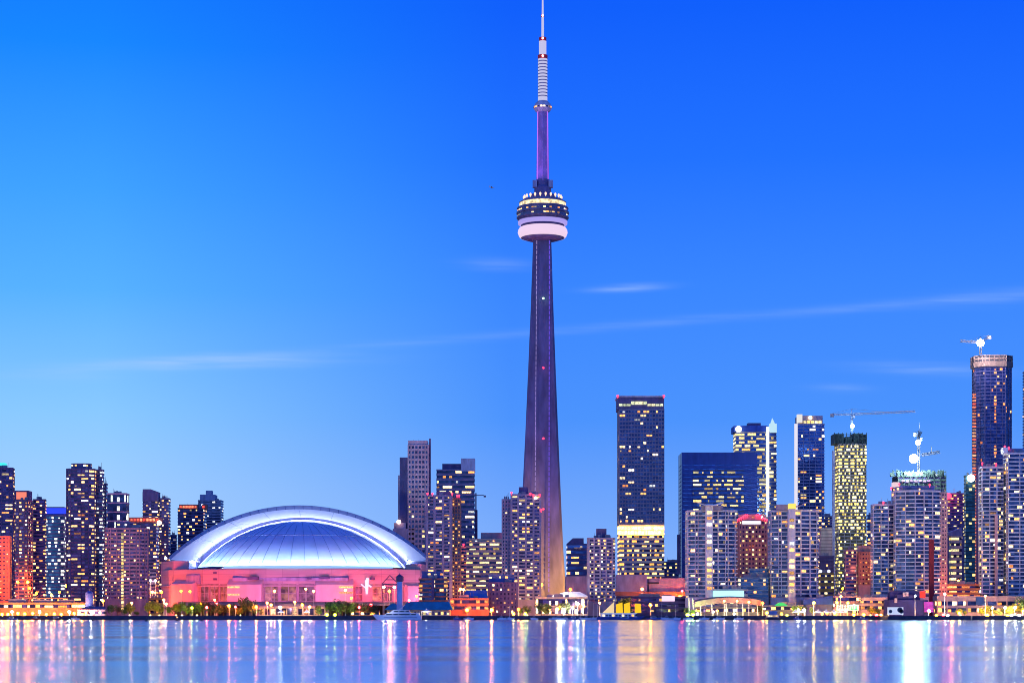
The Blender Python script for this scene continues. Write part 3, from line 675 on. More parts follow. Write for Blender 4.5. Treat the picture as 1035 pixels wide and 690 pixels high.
b.vol(547, wallm=W_CREAM, glassm=G_DARK, fh=4.2, cell=3.4, p=.55, run=3, lm=L_YEL, br=.5)
b.vol(544, poly=rect(474, 512, 1763, 0, .4), ybot=547, wallm=W_CREAM, bands=False); b.box('penthouse', 486, 510, 538, 545, W_GREY, 1770, 12); b.beacon(508, 541, 1765)
b.vol(552, poly=rect(466, 472, 1764, 0, 1.5), wallm=W_PINK, p=.3, lm=L_ORANGE); b.beacon(468.5, 550, 1762); b.done()
b = Bld('apartment_tower', 'plum slab tower standing directly in front of the tall tower shaft', 'tower block', GM, rect(516, 547, 1680, 0, .5))
b.vol(499, wallm=W_LAV, glassm=G_DARK, fh=3.1, cell=3.6, pier=2, pw=1.6, pp=.7, p=.30, run=2)
b.box('penthouse', 524.5, 534, 492, 499.5, W_NAVY, 1686, 14)
b.vol(504, poly=rect(507, 516.5, 1686, 0, 1.4), wallm=W_LAV, glassm=G_NAVY, cell=3.6, pier=1, pw=1.2, p=.03)
for q, y in ((517, 497.5), (536, 498.5), (539, 500), (545.5, 500), (547, 515)): b.beacon(q, y, 1678)
mb = MB(); mb.ball((xw(541.5, 1678), 1678, zw(503, 1678)), 1.3); b.part('lamp', mb, MATS['peach lamp bright'])
light('POINT', 'wall_lamp', b.root, (xw(528, 1655), 1655, 12), (1, .35, .04), 2.6e4, 2); b.done()
b = Bld('tower_crane', 'distant dark crane arm poking out behind the banded slab', 'crane', None, rect(480, 491, 2300, 0, .3))
mb = MB(); mb.tube((xw(480, 2300), 2300, zw(500.3, 2300)), (xw(489, 2300), 2300, zw(500.3, 2300)), .45); b.part('jib', mb, W_NAVY)
mb = MB(); mb.box((xw(490, 2300), 2300, zw(501.3, 2300)), (2.6, 2, 2)); b.part('counterweight', mb, W_NAVY)
mb = MB(); mb.tube((xw(481, 2300), 2300, GZ), (xw(481, 2300), 2300, zw(498, 2300)), .8); b.part('mast', mb, W_NAVY); b.done()

# ------------------------------------------------------------------ east side towers
b = Bld('office_block', 'dark office block with two white roof dishes right of the tower foot', 'office block', None, rect(572.5, 598, 1800, 0, .6))
b.vol(549, wallm=W_NAVY, glassm=G_BLUE, fh=5, cell=4, p=.3, run=3, vis=584)
mb = MB(); mb.prism([(xw(573, 1800), 1801), (xw(590, 1800), 1801), (xw(590, 1800), 1820), (xw(573, 1800), 1820)], zw(549, 1800), zw(543.5, 1800), [(xw(579, 1800), 1801), (xw(590, 1800), 1801), (xw(590, 1800), 1820), (xw(579, 1800), 1820)]); b.part('penthouse', mb, W_NAVY)
for q in (582.5, 586.5): mb = MB(); mb.lathe([(.3, zw(554.6, 1798)), (2.2, zw(553.4, 1798)), (2.4, zw(552.8, 1798))], (xw(q, 1797), 1797), 14); b.part('roof_dish', mb, W_WHITE)
b.done()
b = Bld('apartment_tower', 'grey plum slab tower with small penthouse right of tall tower', 'tower block', GE, rect(594, 622, 1620, 0, .5))
b.vol(543, wallm=W_LAV, glassm=G_DARK, fh=3.0, cell=2.9, pier=2, pw=1.3, pp=.7, p=.30, run=1)
b.box('penthouse', 603, 613, 534, 543.6, W_NAVY, 1626, 10); b.done()
b = Bld('office_tower', 'tall flat topped office tower with bright yellow lit floor band', 'skyscraper', GE, rect(624, 671.5, 1900, 0, .8))
P0 = b.poly
b.vol(530, wallm=W_CREAM, glassm=G_DARK, fh=4.6, br=.5, cell=2.8, pier=0, p=.5, run=2, lm=L_GOLD, vis=585)
b.cap = 100
b.vol(413, ybot=530, wallm=wall('bronze mullions', (.17, .17, .26), .4), glassm=glass('smoke glazing', (.02, .04, .14), (.10, .15, .34), metal=.5), fh=3.9, br=.62, cell=3.3, pier=1, pw=.5, rec=.4,
      pf=lambda fr, uf, i, k, r: (.4 if k in (3, 12, 19, 28) else .02) if uf > .7 else ((.6 if k in (0, 2, 3, 6, 11, 14, 18, 19) else .06) if uf < .3 else (.3 if k in (0, 8, 15, 16, 28) else .03)), run=2)
b.box('crown', 624.4, 671.2, 400, 413.2, W_NAVY, 1900.6, 34); b.box('parapet', 623.6, 671.8, 399.6, 401, W_PALE, 1899.2, 36)
for i in range(11):
    mb = MB(); mb.box((xw(627.5+i*4.1, 1899), 1899.9, zw(409.0-(2 if 3 <= i <= 6 else 0), 1899)), (3.2, .5, 3.0 if 3 <= i <= 6 else 1.8)); b.part('crown_window', mb, lit('crown pane', [(0, (.75, .9, .55)), (1, (1, .85, .45))], .7, 1.5))
for k in range(2):
    for i in range(14):
        mb = MB(); mb.box((xw(626+i*3.35, 1899), 1899.6, zw(533.5+k*4.6, 1899)), (2.8, .5, 3.4)); b.part('window', mb, lit('sky lobby pane', [(0, (1, .36, .02)), (1, (1, .48, .04))], 22.0, 42.0))
for q in (624.5, 671): b.beacon(q, 400, 1899, 1.2)
b.done()
b = Bld('convention_hall', 'blank blue grey hall walls below the tall office tower', 'hall', None, rect(571, 693, 1710, 0, .3))
mb = MB(); mb.prism(rect(571, 596, 1710, 0, 1), GZ, b.z(582)); b.part('wall', mb, W_BLUEW)
mb = MB(); mb.prism(rect(622, 654, 1704, 0, .8), GZ, b.z(580.5)); b.part('wall', mb, W_BLUEW); mb = MB(); mb.prism(rect(654, 693, 1708, 0, .8), GZ, b.z(584)); b.part('wall', mb, W_BLUEW)
b.box('louvre', 654.5, 666, 588, 589.6, W_DARK, 1707.4, 1); b.box('brick_band', 620, 693, 597.5, 601.5, W_BRICK, 1702.5, 3); b.done()
b = Bld('office_tower', 'broad navy office block with set in face and lit top strip', 'office tower', GE, rect(686, 765.5, 2000, 0, .5))
b.vol(457, wallm=wall('navy glass frame', (.035, .06, .26), .3, .2, .06, .6), glassm=G_BLUE, fh=4.2, br=.3, cell=6.8, pier=3, pw=1.0, p=.0, cap=12, pf=lambda fr, uf, i, k, r: .12 if (uf < .12 or uf > .85) and fr > .35 and k % 2 == 0 and fr < .72 else 0)
b.vol(474.5, poly=rect(700, 752, 1998, 0, .1), ybot=610, wallm=wall('midnight frame', (.05, .06, .2), .4), glassm=G_BLUE, fh=4.3, br=.55, cell=3.2, p=.0, run=3, vis=520, lm=L_YEL,
      pf=lambda fr, uf, i, k, r: .75 if k == 29 else (.6 if k % 5 in (1, 3) else .25))
b.box('mast', 684.6, 688, 540, 580, W_NAVY, 1999, 4); b.done()
b = Bld('office_tower', 'yellow lit office tower with white glowing corner fin and spike', 'skyscraper', GE, rect(741, 785, 2150, 0, .6))
b.vol(436, wallm=wall('pale mullion', (.45, .42, .4)), glassm=G_BLUE, fh=4.3, br=.68, cell=3.6, p=.7, run=3, lm=L_YEL, vis=520, pf=lambda fr, uf, i, k, r: .75 if uf < .75 else .4)
b.box('crown', 742, 776, 430, 436.3, wall('royal blue panel', (.05, .12, .5)), 2151, 30); b.box('penthouse', 756, 769, 427.3, 430.5, W_NAVY, 2156, 12)
b.box('light_fin', 774.5, 777.5, 431, 522, lamp_mat('white fin', (.88, .92, 1), 1.1), 2147, 1.5)
mb = MB(); x0, x1 = xw(778, 2150), xw(785, 2150); mb.prism([(x0, 2149), (x1, 2149), (x1, 2155), (x0, 2155)], zw(437, 2150), zw(428, 2150)); mb.prism([(x0+1, 2149.2), (x1-2, 2149.2), (x1-2, 2154), (x0+1, 2154)], zw(428, 2150), zw(422.5, 2150), [(x0+2.6, 2150), (x0+3, 2150), (x0+3, 2151), (x0+2.6, 2151)]); b.part('lit_spike', mb, lamp_mat('cyan spike', (.6, .9, 1), .85))
mb = MB(); mb.ball((xw(746.5, 2146), 2146, zw(433.5, 2146)), 3.4); b.part('roof_lamp', mb, lamp_mat('round white lamp', (1, 1, .95), 3)); b.done()
b = Bld('apartment_tower', 'sleek blue glass tower with white lit left edge and crown', 'skyscraper', GE, rect(803, 833.5, 2050, 0, .8))
b.vol(428, wallm=wall('blue mullion', (.28, .32, .5), .4), glassm=G_BLUE, fh=3.5, br=.72, cell=3.6, pier=2, pw=.4, p=.08, run=2, vis=545, pf=lambda fr, uf, i, k, r: .5 if uf > .72 and .35 < fr < .65 else .12)
b.box('crown', 807, 831.5, 420, 428.2, W_LAV, 2052, 24)
for i in range(6): mb = MB(); mb.box((xw(810+i*3.8, 2050), 2051.5, zw(426.3, 2050)), (2.8, .4, 2.6)); b.part('crown_window', mb, L_YEL)
mb = MB(); mb.ball((xw(819, 2050), 2050, zw(422, 2050)), 1.9); b.part('roof_lamp', mb, lamp_mat('amber lamp', (1, .7, .3), 6))
b.box('light_fin', 803, 806.2, 428, 545, lamp_mat('soft white fin', (.92, .88, 1), .85), 2048.6, 1.2); b.box('crown_corner', 806, 811, 418.5, 427, lamp_mat('cream lit corner', (1, .95, .85), .8), 2050.5, 6); b.done()
b = Bld('unfinished_tower', 'unfinished tower with bare yellow lit floors beneath long crane', 'tower under construction', GE, rect(843.5, 876, 1900, 0, .8))
b.vol(448, wallm=wall('raw concrete', (.42, .4, .34)), glassm=glass('raw interior', (.12, .11, .06), (.3, .26, .12), metal=0, rough=.8), fh=3.4, br=.66, cell=2.2, pier=3, pw=.5, run=2, lm=lit('work light pane', [(0, (.9, .62, .08)), (.6, (1, .76, .16)), (1, (1, .92, .5))], 1.0, 5.0), vis=602,
      pf=lambda fr, uf, i, k, r: (.85 if fr > .5 else (.55 if uf < .16 or .6 < uf < .74 or uf > .88 else .10)))
b.cap = 100
mb = MB(); x0, x1 = xw(843.5, 1899), xw(876, 1899)
for i in range(9): mb.box((x0+(x1-x0)*i/8, 1899.6, zw(443, 1899)), (.6, .6, 11))
for py in (439, 443, 447): mb.box(((x0+x1)/2, 1899.4, zw(py, 1899)), (x1-x0, .5, .6))
for i, (a0, a1, h0, h1) in enumerate(((0, .3, 438, 448), (.34, .55, 441, 448), (.6, .9, 437.5, 446), (.9, 1, 439, 448))): mb.prism([(x0+(x1-x0)*a0, 1901), (x0+(x1-x0)*a1, 1901), (x0+(x1-x0)*a1, 1922), (x0+(x1-x0)*a0, 1922)], zw(h1, 1899), zw(h0, 1899))
b.part('formwork', mb, W_GREEN)
b.box('hoist_shaft', 841.5, 844, 455, 606, W_PALE, 1896, 3, zb=GZ); b.done()

# twin condos on the water
GC = 'curved balcony condominiums on the waterfront'
cond = dict(wallm=W_PALE, glassm=G_CONDO, fh=3.45, br=.72, rec=1.1, cell=2.7, pier=3, pw=.5, pp=.1, p=.09, run=2, vis=602, ww=.6)
b = Bld('condominium', 'curved balcony condominium with swooping roof canopy left of the bright screen', 'condominium', GC, bow(692.5, 745.5, 1590, 0, .5, .16, 5))
b.vol(515, **cond); b.box('stair_core', 713.5, 720.5, 508.5, 604, W_PALE, 1579.5, 6, zb=GZ)
for i in range(15):
    if random.random() < .8: mb = MB(); mb.box((xw(717, 1579), 1579.3, zw(511+i*5.9+random.random(), 1579)), (3.6, .4, 2.2)); b.part('window', mb, L_WARM)
mb = MB(); rows = []
for i in range(13):
    q = 705+26*i/12; z = zw(507.2+3.0*math.sin(math.pi*i/12), 1579); rows.append([(xw(q, 1579), 1577, z), (xw(q, 1579), 1592, z+1)])
mb.grid(rows); rows2 = [[(p[0], p[1], p[2]-.9) for p in r] for r in rows]; mb.grid(rows2); mb.grid([[r[0] for r in rows], [r[0] for r in rows2]]); b.part('roof_canopy', mb, W_PALE)
b.box('penthouse', 709, 731, 510.5, 515.4, W_BLUEW, 1588, 12); b.done()
b = Bld('condominium', 'curved balcony condominium with yellow lit rooftop box right of the bright screen', 'condominium', GC, bow(776, 828, 1590, 0, .5, .16, 5))
b.vol(515, **cond); b.box('stair_core', 797, 804, 514, 604, W_PALE, 1579.5, 6, zb=GZ)
b.box('roof_lantern', 797.5, 804.5, 508.5, 514.5, lamp_mat('yellow lantern', (1, .72, .12), 1.2), 1580, 6)
for i in range(14):
    if random.random() < .6: mb = MB(); mb.box((xw(800.5, 1579), 1579.3, zw(519+i*5.9+random.random(), 1579)), (3.6, .4, 2.4)); b.part('window', mb, L_WARM)
b.box('penthouse', 786, 797, 509.5, 515.4, W_LAV, 1586, 10)
mb = MB(); rows = []
for i in range(9):
    q = 804+12*i/8; z = zw(511-4.5*(i/8)**2, 1580); rows.append([(xw(q, 1580), 1580, z), (xw(q, 1580), 1590, z)])
mb.grid(rows); rows2 = [[(p[0], p[1], p[2]-.8) for p in r] for r in rows]; mb.grid(rows2); mb.grid([[r[0] for r in rows], [r[0] for r in rows2]]); b.part('roof_canopy', mb, W_LAV); b.done()
b = Bld('hotel', 'orange gridded tower with red crown and white sign between twin condominiums', 'hotel', None, rect(744.5, 776, 1680, 0, .6))
b.vol(525, wallm=wall('salmon brick', (.28, .19, .20)), glassm=G_DARK, fh=4.0, br=.5, cell=3.3, pier=1, pw=1.2, pp=.3, p=.55, run=1, lm=L_YEL, vis=592)
b.vol(519.5, poly=chamfer(746, 774.5, 1682, 0, .5, .2), ybot=525, wallm=W_PINK, bands=False)
mb = MB(); mb.box((xw(759.5, 1679), 1679.2, zw(527.8, 1679)), (18.5*1679/F, .6, 3.2*1679/F)); b.part('sign_panel', mb, lamp_mat('white lit sign', (.85, .85, 1), 1.3))
for i in range(16):
    q = 745.5+29.5*i/15
    if i in (6, 7, 8, 9): continue
    b.beacon(q, 520.5 if 3 < i < 12 else 522.5+(abs(i-7.5)-5)*1.0, 1678, .8)
light('POINT', 'wall_lamp', b.root, (xw(766, 1660), 1660, 60), (1, .22, .04), 8e3, 2); b.done()
b = Bld('apartment_block', 'low teal glass terrace block between twin condominiums', 'apartment block', None, rect(744.5, 777.5, 1600, 0, .4))
b.vol(583, wallm=wall('teal slab edge', (.22, .34, .42)), glassm=G_TEAL, fh=3.3, br=.6, rec=.9, p=.14, vis=604); b.vol(574, poly=rect(756, 777, 1606, 0, .5), ybot=583, wallm=MATS['teal slab edge'], glassm=G_TEAL, p=.1, vis=590); b.done()
b = Bld('office_block', 'beige ribbed block right of the yellow roofed condominium', 'office block', None, rect(826.5, 843.5, 1700, 0, .8))
b.vol(561, wallm=W_NAVY, bands=False); b.vol(533.5, poly=rect(828, 841.5, 1720, 0, .8), ybot=562, wallm=W_CREAM, glassm=wall('beige louvre', (.4, .35, .28)), fh=3.0, br=.35, p=0)
b.vol(578.5, poly=rect(826, 843, 1690, 0, .3), wallm=wall('gold brick', (.40, .26, .08)), glassm=G_DARK, fh=5.2, br=.4, cell=3.4, p=.8, lm=L_YEL, vis=600)
for q in (829.5, 838): mb = MB(); mb.ball((xw(q, 1690), 1692, zw(577, 1690)), 1.5); b.part('lamp', mb, lamp_mat('cool lamp', (.7, .75, 1), 1.5))
b.done()
b = Bld('apartment_tower', 'dim gridded tower top behind the beige ribbed block', 'tower block', GE, rect(827, 844, 2200, 0, .8)); b.vol(521, wallm=W_GREY, glassm=G_DARK, p=.3, lm=L_YEL, vis=536); b.done()
b = Bld('apartment_block', 'pink brick block washed by orange light at its corner', 'apartment block', None, rect(855, 880, 1650, 0, .6))
b.vol(555, poly=rect(853, 866, 1652, 0, .8), wallm=W_PINK, glassm=G_DARK, fh=3.2, br=.6, cell=3, pier=4, p=.1, vis=604)
b.vol(557, poly=rect(866.5, 880, 1646, 0, .8), wallm=wall('coral brick', (.5, .24, .18)), glassm=G_DARK, fh=3.6, br=.42, cell=3, pier=1, pw=1.2, p=.25, lm=L_ORANGE, vis=604)
b.box('penthouse', 868, 880, 551, 557.4, W_PINK, 1650, 8); b.box('porch', 868, 879.5, 591, 612, W_PINK, 1640, 6, zb=GZ)
light('POINT', 'wall_lamp', b.root, (xw(874, 1625), 1625, 42), (1, .22, .05), 9e3, 2); b.done()
b = Bld('condominium', 'wide curved balcony condominium under the scaffolded roof', 'condominium', GC, bow(880, 957, 1600, 0, .4, .14, 6))
c2 = dict(cond); c2.update(vis=600, p=.09, fh=3.3, pier=4)
b.vol(509, poly=bow(880, 905, 1612, 0, .6, .1, 3), **c2); b.vol(495, poly=bow(901, 951, 1600, 0, .45, .16, 5), **c2)
b.vol(491, poly=rect(903, 945, 1612, 0, .4), ybot=496, wallm=W_BLUEW, bands=False); b.vol(497, poly=rect(947, 957.5, 1608, 0, 1), wallm=W_PINK, glassm=G_DARK, fh=3.4, br=.42, cell=2.7, pier=1, pw=1.0, p=.14, vis=598)
b.box('penthouse', 903, 909, 487, 491.5, lamp_mat('pale pink lit box', (1, .75, .8), .8), 1610, 8)
for q, y in ((893, 507.5), (901, 493), (909, 489), (940, 489.5)): b.beacon(q, y, 1606)
b.box('brick_pier', 939.5, 944, 545, 615, W_RED, 1588, 3, zb=GZ); b.done()
b = Bld('unfinished_tower', 'unfinished tower top wrapped in netting behind the wide condominium', 'tower under construction', None, rect(902, 956.5, 1680, 0, .6))
b.vol(480, wallm=W_GREEN, glassm=G_DARK, fh=3.6, br=.5, cell=3, pier=2, pw=.5, p=.1, vis=498, lm=L_FAINT)
mb = MB(); rr = random.Random(3); x0, x1 = xw(903, 1680), xw(956, 1680)
for i in range(46):
    q = x0+(x1-x0)*rr.random(); y = 1680+rr.random()*20; h = rr.uniform(1.5, 5.5); mb.box((q, y, zw(480, 1680)+h/2), (rr.uniform(.3, 2.2), rr.uniform(.3, 2), h))
for i in range(14): q = x0+(x1-x0)*i/13; mb.box((q, 1679.6, zw(478.5, 1680)), (.4, .4, 5))
mb.box(((x0+x1)/2, 1679.5, zw(477, 1680)), (x1-x0, .3, .4)); b.part('formwork', mb, W_GREEN)
for i in range(7): mb = MB(); mb.box((xw(913+i*4.3, 1679), 1679.2, zw(485.5+.4*(i % 2), 1679)), (2.6, .4, 1.5)); b.part('work_light', mb, lit('lilac work light', [(0, (.8, .5, 1)), (1, (1, .8, 1))], .8, 1.6))
b.done()
b = Bld('office_tower', 'dark tower top with red beacon behind cream slab building', 'tower block', GE, rect(955, 976, 2000, 0, .7)); b.vol(498, wallm=W_NAVY, glassm=G_DARK, p=.3, cell=3.6, vis=545, lm=L_YEL); b.beacon(959, 501, 1997, 3.0)
light('POINT', 'beacon_lamp', b.root, (xw(959, 1990), 1990, zw(501, 1990)), (1, .02, .08), 1.5e4, 2); b.done()
b = Bld('office_block', 'cream slab building with yellow lit floors and slanted top', 'office block', None, rect(959, 972.5, 1720, 0, .8))
b.vol(541, wallm=W_CREAM, glassm=G_DARK, fh=5.2, br=.48, cell=3.0, p=.75, run=3, lm=L_YEL, vis=592)
mb = MB(); q0, q1 = xw(959, 1720), xw(972.5, 1720); mb.add([(q0, 1720, b.z(541)-.1), (q1, 1720, b.z(541)-.1), (q1, 1732, b.z(541)-.1), (q0, 1732, b.z(541)-.1), (q0, 1720, b.z(538)), (q1, 1720, b.z(533)), (q1, 1732, b.z(533)), (q0, 1732, b.z(538))], [(3, 2, 1, 0), (4, 5, 6, 7), (0, 1, 5, 4), (1, 2, 6, 5), (2, 3, 7, 6), (3, 0, 4, 7)]); b.part('roof', mb, W_BLUEW); b.done()
b = Bld('apartment_tower', 'narrow dark green glass tower with round white lamp on top', 'tower block', None, rect(974, 986, 1740, 0, .8))
b.vol(480, wallm=W_GREEN, glassm=glass('bottle green glazing', (.01, .05, .08), (.05, .16, .2)), fh=3.4, br=.75, cell=3.4, p=.14, lm=L_YEL, vis=594)
mb = MB(); mb.ball((xw(981.5, 1737), 1737, zw(483, 1737)), 3.3); b.part('roof_lamp', mb, lamp_mat('round cool lamp', (.95, .97, 1), 6)); b.done()
b = Bld('apartment_tower', 'very tall rounded blue tower with rust coloured crown and crane', 'skyscraper', GE, chamfer(982.5, 1022.5, 1800, 0, .8, .22))
b.vol(370, wallm=wall('indigo mullion', (.10, .09, .22), .4), glassm=glass('indigo glazing', (.015, .025, .12), (.06, .09, .30), metal=.6), fh=3.3, br=.72, cell=3.0, pier=2, pw=.4, p=.06, vis=470, pf=lambda fr, uf, i, k, r: .05 if i != 0 else (.6 if .42 < uf < .52 else (.4 if uf > .6 and fr > .82 and uf < .8 else .03)), lm=L_ORANGE)
b.vol(358.5, poly=inset(b.poly, -1.2), ybot=370, wallm=W_BROWN, glassm=W_DARK, fh=3.4, br=.5, cell=2.6, pier=2, pw=.5, p=.0, cap=.6)
for i in range(60):
    mb = MB(); mb.box((xw(985.5, 1800), 1803, zw(398+i*3.25, 1800)), (3.2, .6, 1.5)); b.part('hoist_light', mb, lit('hoist light', [(0, (1, .1, .05)), (.5, (1, .25, .1)), (1, (1, .5, .25))], .4, 1.3))
b.done()
b = Bld('condominium', 'pale balcony condominium cut by the right picture edge', 'condominium', GC, bow(989, 1050, 1590, 0, .4, .10, 12))
b.vol(471, poly=bow(989, 1014.5, 1598, 0, .7, .08, 3), **c2); b.vol(457, poly=rect(1014, 1052, 1592, 0, .6), **c2); b.box('penthouse', 1014, 1019, 452, 458, W_WHITE, 1596, 8)
b.box('penthouse', 1020, 1050, 453, 457.4, W_BLUEW, 1598, 10); b.box('brick_pier', 1006, 1008.5, 520, 602, W_PINK, 1594, 2)
for q, y in ((993, 468), (1007, 468.5), (1016, 451), (1020, 452)): b.beacon(q, y, 1596)
b.done()
b = Bld('apartment_tower', 'sliver of a tall blue tower at the right picture edge', 'skyscraper', GE, rect(1033.5, 1060, 2000, 0, .8)); b.vol(374, glassm=G_BLUE, p=.05, vis=460); b.done()
# far filler blocks seen through gaps
for px0, px1, y, D, lb, wm_ in ((670, 688, 567, 2300, 'far green lit block between office tower and navy block', W_NAVY), (556, 575, 590, 2300, 'far low block at the right side of the tower foot', W_GREY), (480, 509, 560, 2400, 'far grey block behind the cream hotel', W_GREY),
                                 (236, 300, 600, 2200, 'far low block hidden behind the stadium wall', W_GREY), (876, 884, 520, 2300, 'far slim block right of the unfinished tower', W_NAVY), (765, 804, 560, 2500, 'far block behind orange gridded tower', W_NAVY)):
    b = Bld('office_block', lb, 'office block', 'far blocks in the gaps', rect(px0, px1, D, 0, .5)); b.vol(y, wallm=wm_, glassm=G_TEAL, p=.35, lm=L_YEL if px0 == 670 else L_WARM, fh=4.5, cell=4); b.done()

# ------------------------------------------------------------------ raised expressway
root = empty('expressway', (xw(300, 1700), 1705, GZ), 'long raised concrete expressway deck running in front of the stadium', 'expressway')
mb = MB(); mb.box((xw(320, 1700), 1706, zw(610.2, 1700)), (280*1700/F, 16, 2.2)); obj('deck', mb, W_GREY, root)
mb = MB(); mb.box((xw(320, 1700), 1697.8, zw(608.2, 1700)), (280*1700/F, .3, 1.1)); obj('parapet', mb, W_PURP, root)
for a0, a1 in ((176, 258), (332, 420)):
    mb = MB(); mb.prism([(xw(a0, 1714), 1715), (xw(a1, 1714), 1715), (xw(a1, 1714), 1716), (xw(a0, 1714), 1716)], GZ, zw(611.5, 1714)); obj('shade_wall', mb, wall('under-deck shade brown', (.09, .05, .05)), root)  # sheet added below the deck, its dark brown stands in for shade
for i in range(13): mb = MB(); mb.box((xw(185+i*22.5, 1700), 1706, (GZ+zw(611.5, 1700))/2), (2, 10, zw(611.5, 1700)-GZ)); obj('pier', mb, W_BROWN, root)

# ------------------------------------------------------------------ waterfront low buildings
def low(name, label, px0, px1, ytop, D, wallm, ratio=.3, vis=626, **kw):
    b = Bld(name, label, kw.pop('cat', 'low building'), None, rect(px0, px1, D, 0, ratio)); kw.setdefault('lm', L_SHOP); kw.setdefault('p', .6); kw.setdefault('fh', 4.5); kw.setdefault('cell', 4.0)
    b.vol(ytop, wallm=wallm, glassm=kw.pop('glassm', G_DARK), vis=vis, **kw); return b
b = low('quay_terminal', 'long ochre quay building with bright shop windows at far left', -10, 90, 608.5, 1548, W_ORNG, .2, run=3, br=.5, lm=L_SHOP, p=.75, fh=5.2)
b.vol(604, poly=rect(31, 69, 1553, 0, .25), ybot=609, wallm=W_ORNG, glassm=G_DARK, fh=3.2, br=.6, cell=3, p=.85, lm=L_SHOP, cap=.5); b.done()
b = low('silo', 'blue domed silo beside the ochre quay building', 87.5, 95, 602, 1535, W_BLUEW, 1, p=0, bands=False)
mb = MB(); x = xw(91.2, 1536); mb.lathe([(3.0, GZ), (3.0, zw(600.5, 1534)), (2.7, zw(598.4, 1534)), (1.6, zw(597.2, 1534)), (.1, zw(596.7, 1534))], (x, 1533), 20); b.part('dome', mb, wall('blue dome', (.06, .1, .42)), True); b.done()
b = low('boathouse', 'low plum shed with sloped roof beside the domed silo', 78, 108, 615.5, 1528, W_PURP, .3, p=.5, fh=3.6, cell=3)
mb = MB(); q0, q1 = xw(79, 1526), xw(107, 1526); mb.add([(q0, 1526, zw(615.6, 1528)), (q1, 1526, zw(615.6, 1528)), (q1, 1536, zw(615.6, 1528)), (q0, 1536, zw(615.6, 1528)), (q0+5, 1531, zw(612.4, 1528)), (q1-2, 1531, zw(612.4, 1528))], [(3, 2, 1, 0), (0, 1, 5, 4), (2, 3, 4, 5), (1, 2, 5), (3, 0, 4)]); b.part('roof', mb, W_NAVY); b.done()
low('apartment_block', 'low brown block glowing orange between plum mid rise and stadium', 149, 166, 604, 1620, W_ORNG, .5, p=.5, lm=L_ORANGE, cat='apartment block').done()
b = low('glass_pavilion', 'glazed orange lit pavilion below the stadium expressway', 262, 330, 612.5, 1560, W_CREAM, .2, br=.82, fh=6.4, cell=5, pier=1, pw=.7, pp=.6, run=1, lm=lit('pavilion pane', [(0, (.8, .28, .08)), (.5, (1, .5, .18)), (1, (1, .75, .4))], .5, 1.6, detail=.9, nscale=.4), p=.85); b.done()
b = low('kiosk', 'small red lit kiosk row under the dark trees right of pavilion', 354, 384, 616.5, 1535, W_BRICK, .2, p=.7, fh=3.6, lm=L_SHOP, cat='kiosk'); b.done()
b = low('apartment_block', 'navy terrace block with coral balconies right of the stadium', 423, 453, 584, 1600, W_BRICK, .4, fh=3.6, rec=1.1, br=.66, p=.22, lm=L_WARM, cat='apartment block', glassm=G_NAVY)
b.vol(577, poly=rect(426, 448, 1606, 0, .4), ybot=584, wallm=wall('blue mansard', (.05, .12, .38)), bands=False); b.box('brick_pier', 436, 439, 584, 606, W_NAVY, 1598.4, 1); b.done()
b = low('ferry_terminal', 'long teal roofed pier building behind the white yacht', 391, 455, 615.5, 1522, W_CREAM, .2, p=.5, fh=4, cell=2.6, br=.75, pier=1, pw=.5, lm=L_YEL)
for (a0, a1, y0) in ((391, 401, 609.5), (407, 455, 607.8)):
    q0, q1 = xw(a0, 1520), xw(a1, 1520); mb = MB(); zb, zt = zw(616, 1520), zw(y0, 1520)
    mb.add([(q0-2, 1519, zb), (q1+2, 1519, zb), (q1+2, 1538, zb), (q0-2, 1538, zb), (q0+3, 1526, zt), (q1-1, 1526, zt), (q1-1, 1531, zt), (q0+3, 1531, zt)], [(3, 2, 1, 0), (4, 5, 6, 7), (0, 1, 5, 4), (1, 2, 6, 5), (2, 3, 7, 6), (3, 0, 4, 7)]); b.part('roof', mb, W_TEAL)
b.done()
b = low('restaurant', 'dark red waterfront pavilion with blue pitched roof', 455, 494, 604, 1545, W_BRICK, .3, p=.35, fh=5, lm=L_ORANGE, cat='restaurant')
q0, q1 = xw(468, 1550), xw(493, 1550); mb = MB(); mb.add([(q0, 1550, b.z(604)), (q1, 1550, b.z(604)), (q1, 1564, b.z(604)), (q0, 1564, b.z(604)), (q0+2, 1557, zw(596, 1550)), (q1-1, 1557, zw(596, 1550))], [(3, 2, 1, 0), (0, 1, 5, 4), (2, 3, 4, 5), (1, 2, 5), (3, 0, 4)]); b.part('roof', mb, wall('blue roof', (.04, .14, .42))); b.done()
b = low('apartment_block', 'dark blue brick block left of the tall tower base', 493, 523.5, 588, 1565, wall('midnight brick', (.10, .08, .2)), .5, fh=3.6, br=.5, cell=3.6, pier=1, pw=1.6, p=.22, lm=L_WARM, cat='apartment block')
b.vol(580, poly=rect(494, 520, 1570, 0, .4), ybot=588, wallm=wall('blue mansard', (.05, .12, .38)), bands=False); b.done()
b = low('market_hall', 'brightly lit glazed hall at the foot of the tall tower', 541, 594, 603, 1570, W_CREAM, .25, br=.8, fh=6.8, cell=3, p=1, lm=lit('hall pane', [(0, (1, .55, .2)), (.4, (1, .75, .3)), (1, (.95, 1, .7))], 2.0, 14.0, detail=.7), cat='market hall'); b.done()
b = low('arena_tent', 'white sloping tent roof behind the brightly lit hall', 557, 594, 602, 1600, W_WHITE, .3, bands=False, cat='tent hall')
